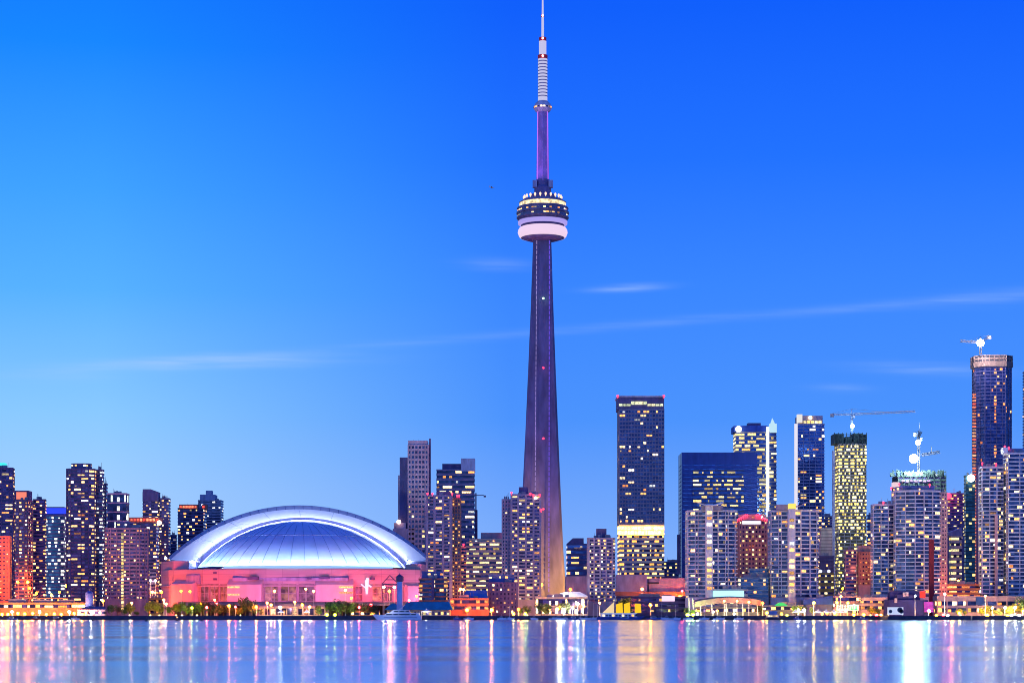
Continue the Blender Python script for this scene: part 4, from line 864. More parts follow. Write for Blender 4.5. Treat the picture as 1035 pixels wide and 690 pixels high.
q0, q1 = xw(557, 1600), xw(594, 1600); mb = MB(); mb.add([(q0, 1600, zw(602, 1600)), (q1, 1600, zw(602, 1600)), (q1, 1612, zw(602, 1600)), (q0, 1612, zw(602, 1600)), (q0+11, 1604, zw(597.6, 1600)), (q1-6, 1604, zw(597.6, 1600)), (q1-6, 1610, zw(597.6, 1600)), (q0+11, 1610, zw(597.6, 1600))], [(3, 2, 1, 0), (4, 5, 6, 7), (0, 1, 5, 4), (1, 2, 6, 5), (2, 3, 7, 6), (3, 0, 4, 7)]); b.part('roof', mb, W_WHITE)
light('POINT', 'wall_lamp', b.root, (xw(566, 1590), 1588, zw(597, 1590)), (1, .8, .7), 2.5e4, 1); b.done()
b = low('office_block', 'long dark block with pink lit sign below the blue grey hall', 622, 700, 602.5, 1640, W_NAVY, .2, p=.12, fh=4.6, lm=L_ORANGE)
mb = MB(); mb.box((xw(675.5, 1638), 1638.5, zw(604.5, 1638)), (13*1638/F, .6, 5.5*1638/F)); b.part('sign_panel', mb, lamp_mat('pink lit sign', (.95, .65, .9), 1.2)); b.done()
b = low('theatre_screen', 'building front with wide cyan white glowing screen', 718, 756, 595, 1600-20, W_GREY, .2, p=.2, lm=L_WARM, cat='screen building')
mb = MB(); mb.box((xw(736.5, 1577), 1577.5, zw(600.2, 1577)), (31*1577/F, .7, 7.2*1577/F)); b.part('screen', mb, lamp_mat('cyan white screen', (.40, .92, 1), 1.5)); b.done()
t = empty('pergola', (xw(737, 1535), 1538, GZ), 'curved pinkish promenade canopy on slim white columns', 'canopy')
rows = []
for i in range(21):
    f = i/20; q = 702+67*f; rows.append([(xw(q, 1532), 1530, zw(603.5+4.8*(f-.55)**2*3, 1532)), (xw(q, 1532), 1544, zw(602.0+4.8*(f-.55)**2*3, 1532))])
mb = MB(); mb.grid(rows); r2 = [[(p[0], p[1], p[2]-4.2) for p in r] for r in rows]; mb.grid([[r[0] for r in rows], [r[0] for r in r2]]); mb.grid(r2); obj('canopy_roof', mb, wall('canopy panel', (.20, .15, .16)), t)
for q in (697, 701, 708.5, 720, 734.5, 751, 766): mb = MB(); mb.tube((xw(q, 1532), 1532, GZ), (xw(q, 1532)-.6, 1532, zw(607.5 if q > 702 else 604, 1532)), .42, .3); obj('column', mb, W_WHITE, t)
b = low('marina_building', 'dark glazed quay building under the curved canopy', 703, 768, 612.8, 1556, W_GREY, .2, p=.45, fh=4.5, lm=L_SHOP); b.done()
b = low('marina_building', 'grey quay building below the yellow roofed condominium', 769, 812, 611, 1560, W_GREY, .2, p=.5, fh=4.4, lm=L_SHOP)
mb = MB(); rows = [[(xw(784+q, 1548), 1548, zw(611.5-3.0*math.sin(math.pi*q/12), 1548)), (xw(784+q, 1548), 1556, zw(611.5-3.0*math.sin(math.pi*q/12), 1548))] for q in range(13)]; mb.grid(rows); mb.grid([[r[0] for r in rows], [(r[0][0], r[0][1], zw(612, 1548)) for r in rows]]); b.part('green_awning', mb, lamp_mat('green lit awning', (.05, .85, .2), .8)); b.done()
b = low('theatre', 'blue curved roof hall beside the row of white tents', 812, 842, 604, 1575, W_BLUEW, .4, p=.0, bands=False, cat='theatre')
mb = MB(); rows = [[(xw(812+30*i/12, 1573), 1573, zw(606-4.5*(i/12)**1.5, 1573)), (xw(812+30*i/12, 1573), 1590, zw(606-4.5*(i/12)**1.5, 1573))] for i in range(13)]; r2 = [[(p[0], p[1], zw(610.5, 1573)) for p in r] for r in rows]; mb.grid(rows); mb.grid([[r[0] for r in rows], [r[0] for r in r2]]); b.part('roof', mb, wall('bright blue roof', (.08, .2, .6))); b.done()
b = low('shop_row', 'salmon shop building behind the long white signboard', 842, 870, 601.5, 1565, W_PINK, .4, p=.5, fh=5, lm=L_SHOP, cat='shops'); b.done()
b = low('shop_row', 'pink arcade building with flat pink canopy', 868, 896, 604, 1556, W_PINK, .4, p=.6, fh=5, lm=L_ORANGE, cat='shops'); b.box('canopy', 872, 897, 603.4, 606.6, W_PINK, 1550, 5); b.done()
# white signboard: dark letters and teal marks
sg = empty('signboard', (xw(857, 1530), 1530, GZ), 'long white waterfront signboard with dark letters and teal marks', 'sign')
mb = MB(); mb.box((xw(857, 1530), 1530, zw(613.6, 1530)), (22*1530/F, .5, 6.2*1530/F)); obj('board', mb, lamp_mat('lit white board', (.82, .88, 1), .85), sg)
for q in (847, 867): mb = MB(); mb.tube((xw(q, 1530), 1530.6, GZ), (xw(q, 1530), 1530.6, zw(611, 1530)), .25); obj('post', mb, W_STEEL, sg)
def text(s, px, py, D, size, mat, parent):
    cu = bpy.data.curves.new('lettering', 'FONT'); cu.body = s; cu.size = size; cu.extrude = .08; cu.align_x = 'CENTER'; cu.align_y = 'CENTER'; cu.offset = .04
    tmp = bpy.data.objects.new('lettering', cu); me = bpy.data.meshes.new_from_object(tmp); bpy.data.objects.remove(tmp); me.materials.clear(); me.materials.append(mat); o = bpy.data.objects.new('lettering', me); link(o, parent, (xw(px, D), D, zw(py, D))); o.rotation_euler = (R(90), 0, 0); return o
text('PIER', 852.6, 613.4, 1529.6, 4.4, wall('dark blue lettering', (.02, .03, .15)), sg)
tl = wall('teal lettering', (.02, .45, .45))
for i, (q, y, w_, h_) in enumerate(((859, 613.2, 1.0, 2.2), (861, 614.2, 1.2, 3.0), (863, 613.6, 1.0, 2.4), (865.3, 614, 1.5, 3.0), (862.5, 615.7, 6.5, .6))): mb = MB(); mb.box((xw(q, 1529.6), 1529.65, zw(y, 1529.6)), (w_, .15, h_)); obj('teal_mark', mb, tl, sg)
# dark blue hall with billboard
b = Bld('theatre', 'dark blue windowless waterfront hall with a stepped outline', 'theatre', None, rect(893, 938, 1550, 0, .4))
mb = MB(); mb.prism(rect(897, 930, 1552, 0, .5), GZ, b.z(598)); mb.prism(chamfer(893, 938, 1546, 0, .3, .1), GZ, b.z(606)); mb.prism(rect(905, 926, 1549, 0, .5), GZ, b.z(600.5)); b.part('wall', mb, wall('ultramarine panel', (.015, .02, .16)))
mb = MB(); mb.prism(rect(899, 936, 1556, 0, .3), b.z(598), b.z(596.5)); b.part('roof', mb, W_PURP)
for q, y in ((905.5, 606.5), (914, 600.5), (917, 600)): mb = MB(); mb.box((xw(q, 1545), 1545.4, zw(y, 1545)), (2.0, .5, 3.4)); b.part('pale_panel', mb, W_LAV)
mb = MB(); mb.box((xw(932.5, 1545), 1545.5, zw(600.5, 1545)), (4.2, .6, 5)); b.part('red_panel', mb, wall('bright red panel', (.8, .03, .03)))
mb = MB(); mb.box((xw(939, 1544), 1547, zw(613, 1544)), (7, 4, 8)); b.part('violet_panel', mb, wall('violet panel', (.3, .04, .5))); b.done()
bb = empty('billboard', (xw(905, 1515), 1515, GZ), 'white billboard with dark tree shape before the dark blue hall', 'billboard')
mb = MB(); mb.box((xw(905, 1515), 1515, zw(617, 1515)), (16*1515/F, .5, 7.6*1515/F)); obj('board', mb, lamp_mat('lit pale board', (.62, .72, 1), .85), bb)
for q, y, r_ in ((909.5, 616, 2.0), (911, 617.5, 1.6), (900, 617.5, 1.3)): mb = MB(); mb.tube((xw(q, 1515), 1514.72, zw(y, 1515)), (xw(q, 1515), 1514.6, zw(y, 1515)), r_, n=14); obj('tree_print', mb, wall('navy print', (.02, .06, .15)), bb)
for q in (898, 912): mb = MB(); mb.tube((xw(q, 1515), 1515.5, GZ), (xw(q, 1515), 1515.5, zw(616, 1515)), .2); obj('post', mb, W_STEEL, bb)
b = low('parking_garage', 'orange lit parking garage with open decks', 947, 993, 590, 1610, wall('orange brick', (.62, .24, .10)), .4, p=.6, fh=3.6, br=.5, lm=L_ORANGE, run=3, cat='garage', vis=606); light('POINT', 'wall_lamp', b.root, (xw(962, 1590), 1590, 26), (1, .25, .05), 1.6e4, 1.5); b.done()
b = low('shop_row', 'long pink corniced arcade at the right behind yellow trees', 943, 1048, 602, 1560, W_PINK, .2, p=.35, fh=5.6, br=.62, cell=4.5, pier=2, pw=.8, cap=4, lm=L_SHOP, cat='shops', glassm=G_NAVY)
mb = MB(); mb.box((xw(990.5, 1559), 1559.4, zw(607, 1559)), (8*1559/F, .5, 6)); b.part('blue_panel', mb, wall('blue billboard', (.04, .12, .35))); b.done()

# control tower shaped like a lighthouse
t = empty('lighthouse', (xw(404, 1515), 1515, GZ), 'slim pale blue square tower with dark lantern cap behind the yacht', 'lighthouse')
x = xw(404, 1515); mb = MB(); mb.prism([(x-2.2, 1513), (x+2.2, 1513), (x+2.2, 1517), (x-2.2, 1517)], GZ, zw(587.5, 1515), [(x-1.9, 1513.2), (x+1.9, 1513.2), (x+1.9, 1516.8), (x-1.9, 1516.8)]); obj('shaft', mb, wall('pale blue render', (.36, .42, .72)), t)
mb = MB(); mb.lathe([(2.0, zw(587.5, 1515)), (2.9, zw(586.8, 1515)), (2.9, zw(583, 1515)), (3.2, zw(582.6, 1515)), (.3, zw(580, 1515)), (.1, zw(578.8, 1515))], (x, 1515), 8); obj('lantern', mb, wall('dark lantern', (.04, .04, .14)), t)
# portal gable frame near the right stadium gate
t = empty('gate_frame', (xw(394, 1700), 1730, GZ), 'pointed steel gate frame lit red before the stadium right side', 'gate')
mb = MB(); D = 1735
for a0, y0, a1, y1 in ((386, 590, 394, 581), (394, 581, 403, 590), (386, 590, 403, 590), (390, 585.5, 398.5, 585.5), (387, 590, 387, 612), (402, 590, 402, 612)): mb.tube((xw(a0, D), D, zw(y0, D)), (xw(a1, D), D, zw(y1, D)), .5, n=4)
obj('frame', mb, W_NAVY, t); light('POINT', 'gate_lamp', t, (xw(394, D), D+8, zw(594, D)), (1, .12, .03), 4e4, 1)

# ------------------------------------------------------------------ tower cranes
def crane(label, px, ybase, ytop, jl, jr, D, yl=None, yr=None, mat=wall('crane steel', (.05, .05, .07), .5), lamps=()):
    x = xw(px, D); t = empty('tower_crane', (x, D, zw(ybase, D)), label, 'crane', 'tower cranes')
    mb = MB(); mb.lattice((x, D, zw(ybase, D)), (x, D, zw(ytop, D)), 1.7, max(3, int((ybase-ytop)/3)), .22); obj('mast', mb, mat, t)
    mb = MB(); mb.lattice((x, D, zw(ytop, D)), (x+(xw(jr, D)-x), D, zw(yr if yr else ytop, D)), 1.6, max(4, int(abs(jr-px)/2.6)), .2); obj('jib', mb, mat, t)
    mb = MB(); mb.lattice((x, D, zw(ytop, D)), (xw(jl, D), D, zw(yl if yl else ytop, D)), 1.5, max(2, int(abs(jl-px)/3)), .2); obj('counter_jib', mb, mat, t)
    mb = MB(); mb.box((xw(jl, D), D, zw(yl if yl else ytop, D)-.8), (3.2, 1.6, 3)); obj('counterweight', mb, W_GREY, t)
    mb = MB(); mb.box((x+1.8, D, zw(ytop, D)-2.2), (1.8, 1.8, 2.4)); obj('cab', mb, W_WHITE, t)
    mb = MB(); zt = zw(ytop, D)+5; mb.tube((x, D, zw(ytop, D)), (x, D, zt), .3); mb.tube((x, D, zt), (xw(jl, D), D, zw(yl if yl else ytop, D)+1), .12, n=3); mb.tube((x, D, zt), ((x+xw(jr, D))/2, D, (zw(ytop, D)+zw(yr if yr else ytop, D))/2+1), .12, n=3); obj('tie', mb, mat, t)
    return t
t = crane('long pale crane over the yellow lit unfinished tower', 861, 437, 418.5, 841, 925, 1898, 418.8, 415.6, mat=W_STEEL)
mb = MB(); mb.ball((xw(861.5, 1893), 1893, zw(430.5, 1893)), 1.9); obj('work_lamp', mb, lamp_mat('blue white work lamp', (.45, .75, 1), 45), t)
t = crane('crane with blinding white work lights above the wide condominium', 928.5, 480, 441, 925, 931, 1690, 438, 436)
mb = MB(); mb.lattice((xw(932, 1690), 1690, zw(459.5, 1690)), (xw(950, 1690), 1690, zw(456.5, 1690)), 2.0, 8, .26); mb.tube((xw(941.5, 1690), 1690, zw(457.5, 1690)), (xw(941.5, 1690), 1690, zw(451, 1690)), .3); obj('lower_boom', mb, MATS['crane steel'], t)
mb = MB(); mb.tube((xw(929.5, 1690), 1690, zw(441, 1690)), (xw(929.5, 1690), 1690, zw(427.5, 1690)), .22); obj('antenna', mb, W_STEEL, t)
mb = MB(); mb.ball((xw(923, 1675), 1672, zw(463.5, 1672)), 3.6, 16, 10); obj('work_lamp', mb, lamp_mat('blinding work lamp', (.82, 1, .96), 520), t)
mb = MB(); mb.ball((xw(928, 1683), 1683, zw(447, 1683)), 2.2); obj('work_lamp', mb, lamp_mat('cyan work lamp', (.6, .95, 1), 25), t)
t = crane('crane with a bright white lamp on the tallest right tower', 991, 358, 346, 1000, 970.5, 1802, 340, 344.5)
mb = MB(); mb.ball((xw(991, 1778), 1778, zw(346.5, 1778)), 3.1, 16, 10); mb.tube((xw(991, 1778), 1779, zw(346.5, 1778)), (xw(991, 1802), 1802, zw(348, 1802)), .2); obj('work_lamp', mb, lamp_mat('pinkish work lamp', (1, .90, .95), 300), t)

# ------------------------------------------------------------------ street lamps
LAMPC = {'o': ((1, .26, .03), 1.0), 'y': ((1, .56, .08), 1.0), 'w': ((1, .88, .72), 1.0), 'r': ((1, .10, .07), 1.0), 'g': ((.80, 1, .18), 1.0), 'p': ((1, .52, .34), 1.0), 'c': ((.75, .9, 1), .9)}
HEADC = {'o': ((1, .12, .002), 320), 'y': ((1, .36, .004), 190), 'w': ((1, .72, .5), 120), 'r': ((1, .015, .02), 110), 'g': ((.6, 1, .01), 70), 'p': ((1, .22, .03), 150), 'c': ((.5, .8, 1), 110)}
CN = {'o': 'orange', 'y': 'yellow', 'w': 'warm white', 'r': 'red', 'g': 'lime green', 'p': 'peach', 'c': 'cool white'}
SEG = [(-50, 45, 'the ochre quay building left end'), (45, 86, 'the ochre quay building right end'), (86, 118, 'the domed silo'), (118, 178, 'the plum mid rise'), (178, 235, 'the left part of the stadium'), (235, 290, 'the glazed pavilion left half'), (290, 352, 'the glazed pavilion right half'),
       (352, 420, 'the stadium right gate'), (420, 493, 'the dark red pavilion'), (493, 541, 'the dark blue brick block'), (541, 600, 'the brightly lit hall'), (600, 690, 'the blue grey hall'), (690, 770, 'the curved canopy'), (770, 822, 'the yellow roofed condominium'),
       (822, 890, 'the white signboard'), (890, 960, 'the dark blue hall'), (960, 1008, 'the pink arcade left half'), (1008, 1060, 'the pink arcade right half')]
def seg(px): return next(s for a, b, s in SEG if a <= px < b)
ORD = ['first', 'second', 'third', 'fourth', 'fifth', 'sixth', 'seventh', 'eighth', 'ninth', 'tenth', 'eleventh', 'twelfth']
PENDING = []
def finish_labels():
    by = {}
    for o, px, key, fmt in PENDING: by.setdefault((key, seg(px)), []).append((px, o, fmt))
    for (key, s), L_ in by.items():
        L_.sort(key=lambda t: t[0])
        for i, (px, o, fmt) in enumerate(L_):
            o['label'] = fmt % s if len(L_) == 1 else (fmt % s)+', '+ORD[i]+' from the left'
lamps = [(7, 600, 'o', 3), (37, 599, 'o', 3), (52, 601, 'o', 4), (60, 598, 'o', 2), (85, 600, 'o', 4), (99, 596, 'o', 3), (142, 602, 'o', 3), (209, 613.5, 'r', 4), (219, 610, 'r', 6), (363, 613.5, 'r', 3), (375, 611, 'r', 5), (18, 588, 'o', 3), (28, 588, 'o', 4), (30, 594, 'o', 3), (67, 592, 'o', 4), (76, 592, 'o', 4), (104, 607, 'o', 4), (133, 609, 'p', 2), (152, 586.5, 'w', 2), (157, 586.5, 'w', 2), (154, 598, 'p', 3), (163, 598, 'o', 3), (165.5, 606, 'p', 3), (168, 610, 'p', 2),  # leading orange and red lamps are added for coloured streaks on the water
         (183, 597, 'y', 1.5), (192, 597.5, 'o', 2), (203, 610, 'o', 2), (217, 606, 'p', 1.5), (231.5, 612, 'o', 4), (238, 613, 'r', 2), (259, 613, 'o', 4), (270, 609, 'p', 2), (274, 611, 'p', 2), (283, 613.5, 'w', 5), (277.5, 597, 'p', 1.5), (309, 595, 'p', 1.2), (317, 597, 'p', 1.5), (305.5, 611, 'y', 3), (313, 613, 'p', 3), (298, 608, 'p', 1),
         (194, 614, 'g', 2), (330.5, 621, 'g', 5), (338.5, 621, 'g', 4), (349, 596, 'p', 2), (355, 604, 'y', 1.5), (393.5, 597, 'o', 5), (388, 593, 'w', 3), (398.5, 593, 'w', 3), (413.5, 606.5, 'r', 5), (421, 602, 'o', 1), (465.5, 595, 'p', 3), (468.5, 595.5, 'p', 2), (472, 616, 'o', 9), (497, 616, 'o', 9), (519, 620, 'y', 3), (524, 615.5, 'o', 3), (531, 620, 'g', 4),
         (576.5, 595.5, 'o', 3), (547.5, 590.5, 'y', 2), (584, 610, 'w', 4), (579, 614, 'w', 3), (590, 612, 'y', 3), (555, 616, 'p', 3), (564, 615, 'y', 3), (570, 618, 'w', 3), (606, 609, 'p', 1.5), (649, 595, 'p', 4), (657.5, 611, 'o', 6), (687, 603, 'o', 7), (689.5, 597, 'r', 2), (678, 604.5, 'w', 2), (695, 621, 'g', 6), (700.5, 621, 'g', 6), (705, 620, 'w', 3),
         (721, 618, 'w', 1), (725, 617, 'y', 1), (732, 607, 'p', 1), (745, 607, 'p', 1), (757, 608, 'p', 1.5), (742, 620, 'w', 2), (771, 609, 'o', 2), (775, 619, 'y', 4), (790, 620, 'y', 2), (795.5, 622, 'g', 4), (807, 616, 'w', 3), (813, 616, 'w', 3), (822.5, 609, 'y', 5), (831, 620, 'y', 2), (836, 619.5, 'o', 2), (846, 608.5, 'y', 4), (843.5, 619.5, 'y', 4), (857, 609, 'y', 3), (850, 602.5, 'p', 2),
         (863, 621, 'y', 6), (873, 621, 'y', 6), (875, 589, 'p', 2), (886, 621.5, 'r', 5), (890.5, 621.5, 'p', 3), (852, 594.5, 'o', 2), (925, 602, 'c', .3), (939, 617, 'w', 5), (946.5, 622, 'y', 4), (953.5, 621.5, 'r', 5), (958, 622, 'c', 5), (949, 598, 'w', 2), (955, 600, 'w', 2), (969.5, 619, 'y', 4), (968.5, 587, 'p', 5), (998, 621.5, 'y', 5), (1003, 614, 'w', 3),
         (1016, 614, 'w', 4), (1018, 622, 'y', 5), (1026, 613.5, 'w', 4), (1022.5, 622, 'w', 4), (1030, 622, 'w', 6), (1034, 617, 'y', 4), (996, 602, 'p', 1)]
for q in (2, 8, 18, 25, 33, 47, 55, 62, 75, 83): lamps.append((q, 619.5+(q % 3)*.5, 'yo'[q % 2], 4.5))
for q in (12, 40, 70, 92): lamps.append((q, 618, 'w', 4))
for i, (px, py, c, s) in enumerate(lamps):
    D = 1524 if py > 611 else (1544 if py > 605 else 1694)
    if (540 < px < 600 and py > 600): D = 1534
    if px > 700 and 598 < py < 611: D = 1526
    x, z = xw(px, D), zw(py, D); rr_ = (.60+.17*s**.5)*(1.0 if D < 1600 else 1.15)
    t = empty('street_lamp', (x, D, GZ), None, 'street lamp', 'street lamps along the waterfront')
    mb = MB(); mb.tube((x, D+.9, GZ), (x, D+.9, z-.4), .16 if z < 12 else .3, .1, 6); mb.tube((x, D+.9, z-.4), (x, D, z+rr_*.6), .1, n=4); obj('pole', mb, W_STEEL, t)
    col, _ = LAMPC[c]
    mb = MB(); mb.ball((x, D, z), rr_, 10, 6); obj('lamp_head', mb, lamp_mat('lamp glass %s%d' % (c, int(s)), HEADC[c][0], HEADC[c][1]*(.35+.2*s)*(1 if py > 600 else .5)), t)
    light('POINT', 'bulb', t, (x, D-rr_-.4, z), LAMPC[c][0], (2400 if py > 606 else 700)*s**1.2, .3)
    PENDING.append((t, px, 'lamp'+c+('h' if py < 606 else 'l'), ('tall ' if py < 606 else 'low ')+CN[c]+' lamp by %s'))

# ------------------------------------------------------------------ trees
def crown_mesh(seed, h, w, n):
    rg = random.Random(seed); mb = MB()
    blobs = [(rg.uniform(-.32, .32)*w, rg.uniform(-.32, .32)*w, h*rg.uniform(.42, .82), w*rg.uniform(.17, .30)) for _ in range(9)]
    for i in range(n):
        bx, by, bz, br_ = rg.choice(blobs); d = Vector((rg.gauss(0, 1), rg.gauss(0, 1), rg.gauss(0, .8))).normalized()*br_*rg.uniform(.55, 1.1)
        c = Vector((bx, by, bz))+d; s = rg.uniform(.28, .6); e = Vector((rg.gauss(0, 1), rg.gauss(0, 1), rg.gauss(0, 1))).normalized(); f = e.orthogonal().normalized()
        mb.add([c-e*s, c-f*s*.6, c+e*s, c+f*s*.6], [(0, 1, 2, 3)])
    return mb
def leafm(name, a, b_):
    m, t, p = newmat(name); g = t.nodes.new('ShaderNodeNewGeometry'); r = t.nodes.new('ShaderNodeValToRGB'); t.links.new(g.outputs['Random Per Island'], r.inputs[0]); ramp(r, [(0, a), (1, b_)])
    t.links.new(r.outputs[0], p.inputs['Base Color']); p.inputs['Roughness'].default_value = .6; return m
LEAF = {'g': leafm('dark green leaves', (.03, .06, .02), (.08, .13, .04)), 'y': leafm('lamplit yellow leaves', (.14, .15, .02), (.34, .28, .03)), 'l': leafm('light green leaves', (.07, .13, .03), (.16, .24, .05))}  # the yellow leaves have the lamplight mixed into their colour
bark = wall('bark', (.09, .06, .04), .9)
PROTO = {}
def proto(kind, v):
    if (kind, v) in PROTO: return PROTO[(kind, v)]
    mb = crown_mesh(v*7+ord(kind), 10, 9.5, 900); me = bpy.data.meshes.new('crown'); me.from_pydata([tuple(p) for p in mb.v], [], mb.f); me.materials.append(LEAF[kind])
    m2 = MB(); m2.tube((0, 0, 0), (.2, 0, 4.2), .32, .2, 8); rg = random.Random(v)
    for i in range(5):
        a = rg.uniform(0, 6.28); m2.tube((.15, 0, 3+rg.random()), (2.2*math.cos(a), 2.2*math.sin(a), 5.5+rg.random()*2), .13, .05, 5)
    mt = bpy.data.meshes.new('trunk'); mt.from_pydata([tuple(p) for p in m2.v], [], m2.f); mt.materials.append(bark); PROTO[(kind, v)] = (me, mt); return PROTO[(kind, v)]
TREES = [(113, 611, 'g'), (119, 612.5, 'g'), (131, 609, 'y'), (126, 613, 'g'), (150, 608, 'y'), (156, 606.5, 'y'), (161, 610, 'y'), (172, 612, 'l'), (178, 610, 'y'), (182, 609, 'l'), (188, 611, 'l'), (193, 609, 'g'), (200, 609.5, 'l'), (206, 608, 'g'), (213, 607, 'g'), (220, 609, 'g'), (226, 611, 'g'),
         (236, 611, 'g'), (242, 614, 'y'), (248, 604, 'g'), (254, 606, 'g'), (233, 615, 'g'), (260, 614, 'g'), (322, 612, 'g'), (334, 608, 'g'), (340, 606.5, 'g'), (346, 606, 'g'), (352, 609, 'g'), (358, 609, 'g'), (365, 611, 'g'), (371, 608, 'g'), (378, 611, 'g'),
         (533, 612, 'l'), (526, 615, 'g'), (547, 608, 'g'), (553, 610, 'g'), (571, 609, 'g'), (633, 603, 'y'), (634, 611, 'g'), (694, 613, 'l'), (700, 616, 'l'), (769, 612, 'g'), (776, 616, 'g'), (805, 611, 'l'), (811, 612, 'l'), (821, 614, 'g'), (881, 613, 'y'), (886, 614, 'l'), (969, 615, 'y'), (975, 617, 'y'),
         (992, 614, 'y'), (996, 611.5, 'y'), (1001, 612.5, 'y'), (1006, 616, 'y'), (1014, 614, 'y'), (1019, 612, 'y'), (1025, 610.5, 'y'), (1030, 611, 'y'), (1036, 601, 'g'), (898, 619, 'l'), (1011, 618, 'l'), (104, 616, 'g'), (138, 617, 'g')]
TN = {'g': 'dark green', 'y': 'yellow glowing', 'l': 'light green'}
for i, (px, py, k) in enumerate(TREES):
    D = 1530+(i*37 % 5)*2.2; h = zw(py, D)-GZ
    me, mt = proto(k, i % 4); s = h/9.3; wdt = s if h > 7 else s*1.15
    t = empty('broadleaf_tree', (xw(px, D), D, GZ), None, 'tree', 'trees along the waterfront')
    a = inst('crown', me, t, (xw(px, D), D, GZ), i*1.3); b_ = inst('trunk', mt, t, (xw(px, D), D, GZ), i*1.3); a.scale = (wdt*.82, wdt*.82, s); b_.scale = (s, s, s)
    PENDING.append((t, px, 'tree'+k, TN[k]+' leafy tree by %s'))
# lamps hidden under the yellow trees' crowns stand on the grass
gl = [(131, 1518), (152, 1518), (161, 1519), (178, 1516), (184, 1517), (199, 1520), (243, 1520), (996, 1520), (1004, 1520), (1020, 1520), (1028, 1520), (971, 1520), (533, 1518), (697, 1518), (880, 1518)]
for px, D in gl:
    x = xw(px, D); t = empty('ground_light', (x, D, GZ), None, 'ground light', 'lights on the grass below trees')
    mb = MB(); mb.lathe([(.35, GZ), (.35, GZ+.5), (.2, GZ+.7)], (x, D), 10); obj('lamp_body', mb, W_DARK, t); mb = MB(); mb.ball((x, D, GZ+1.0), .3); obj('lamp_head', mb, lamp_mat('grass lamp', (1, .78, .2), 25), t)
    light('POINT', 'bulb', t, (x, D-.5, GZ+1.6), (1, .72, .12) if px != 697 and px != 199 else (.75, 1, .15), (3800 if px < 900 else 8000), .4)
    PENDING.append((t, px, 'gl', 'ground light under trees by %s'))

# ------------------------------------------------------------------ tents
for i, (px, w) in enumerate(((827, 8), (835, 8), (843, 7), (850, 7), (804, 6), (811, 6), (431, 10), (284, 6), (310, 6))):
    D = 1516 if px != 431 else 1506; s = D/F; x = xw(px, D); hw = w*s/2; t = empty('party_tent', (x, D, GZ), None, 'tent', 'white peaked tents')
    zb = GZ+2.8 if px != 431 else GZ+3.4; mb = MB(); mb.prism([(x-hw, D-hw), (x+hw, D-hw), (x+hw, D+hw), (x-hw, D+hw)], zb, zb+.5)
    ap = (x, D, zb+(3.0 if px != 431 else 2.8)); mb.add([(x-hw, D-hw, zb+.5), (x+hw, D-hw, zb+.5), (x+hw, D+hw, zb+.5), (x-hw, D+hw, zb+.5), (x-.8, D-.8, zb+1.5), (x+.8, D-.8, zb+1.5), (x+.8, D+.8, zb+1.5), (x-.8, D+.8, zb+1.5), ap], [(0, 1, 5, 4), (1, 2, 6, 5), (2, 3, 7, 6), (3, 0, 4, 7), (4, 5, 8), (5, 6, 8), (6, 7, 8), (7, 4, 8)])
    obj('roof', mb, W_WHITE, t)
    for a_, b_ in ((-1, -1), (1, -1), (1, 1), (-1, 1)): mb = MB(); mb.tube((x+a_*hw*.95, D+b_*hw*.95, GZ), (x+a_*hw*.95, D+b_*hw*.95, zb), .1, n=5); obj('leg', mb, W_STEEL, t)
    light('POINT', 'bulb', t, (x, D-hw-1.5, GZ+3.2), (1, .85, .55), 350 if px != 431 else 1500, .3)
    PENDING.append((t, px, 'tent', 'white peaked tent by %s'))

# ------------------------------------------------------------------ boats and buoys
def hull_mb(x0, x1, y, B, zlow, zdeck, bow=-1, sheer=.5):
    """bow -1: pointed end at x0; +1: pointed end at x1"""
    L = x1-x0; n = 12; rows = []
    for i in range(n+1):
        f = i/n; g_ = f if bow < 0 else 1-f; x = x0+L*f
        wdt = B/2*min(1, (max(g_, .0)*3.2)**.6+.02) ; zd = zdeck+sheer*(1-g_)**2*1.6; rake = (1-g_)**6*L*.05*(1 if bow < 0 else -1)
        rows.append([(x-rake*0, y-wdt, zd), (x+rake*2.2, y-wdt*.72, zlow), (x+rake*2.2, y+wdt*.72, zlow), (x, y+wdt, zd)])
    mb = MB(); mb.grid(rows); mb.grid([[r[0] for r in rows], [r[3] for r in rows]])
    mb.add(rows[-1], [(0, 1, 2, 3)]); mb.add(rows[0], [(3, 2, 1, 0)]); return mb
BW = wall('boat white', (.74, .74, .8), .35, .05); BN = wall('boat window', (.02, .03, .08), .15, .1); BB = wall('boat navy', (.05, .08, .3), .35)
def cabin(mb, x0, x1, y, B, z0, z1, rake0=.6, rake1=.3):
    mb.prism([(x0, y-B/2), (x1, y-B/2), (x1, y+B/2), (x0, y+B/2)], z0, z1, [(x0+rake0, y-B/2+.1), (x1-rake1, y-B/2+.1), (x1-rake1, y+B/2-.1), (x0+rake0, y+B/2-.1)])
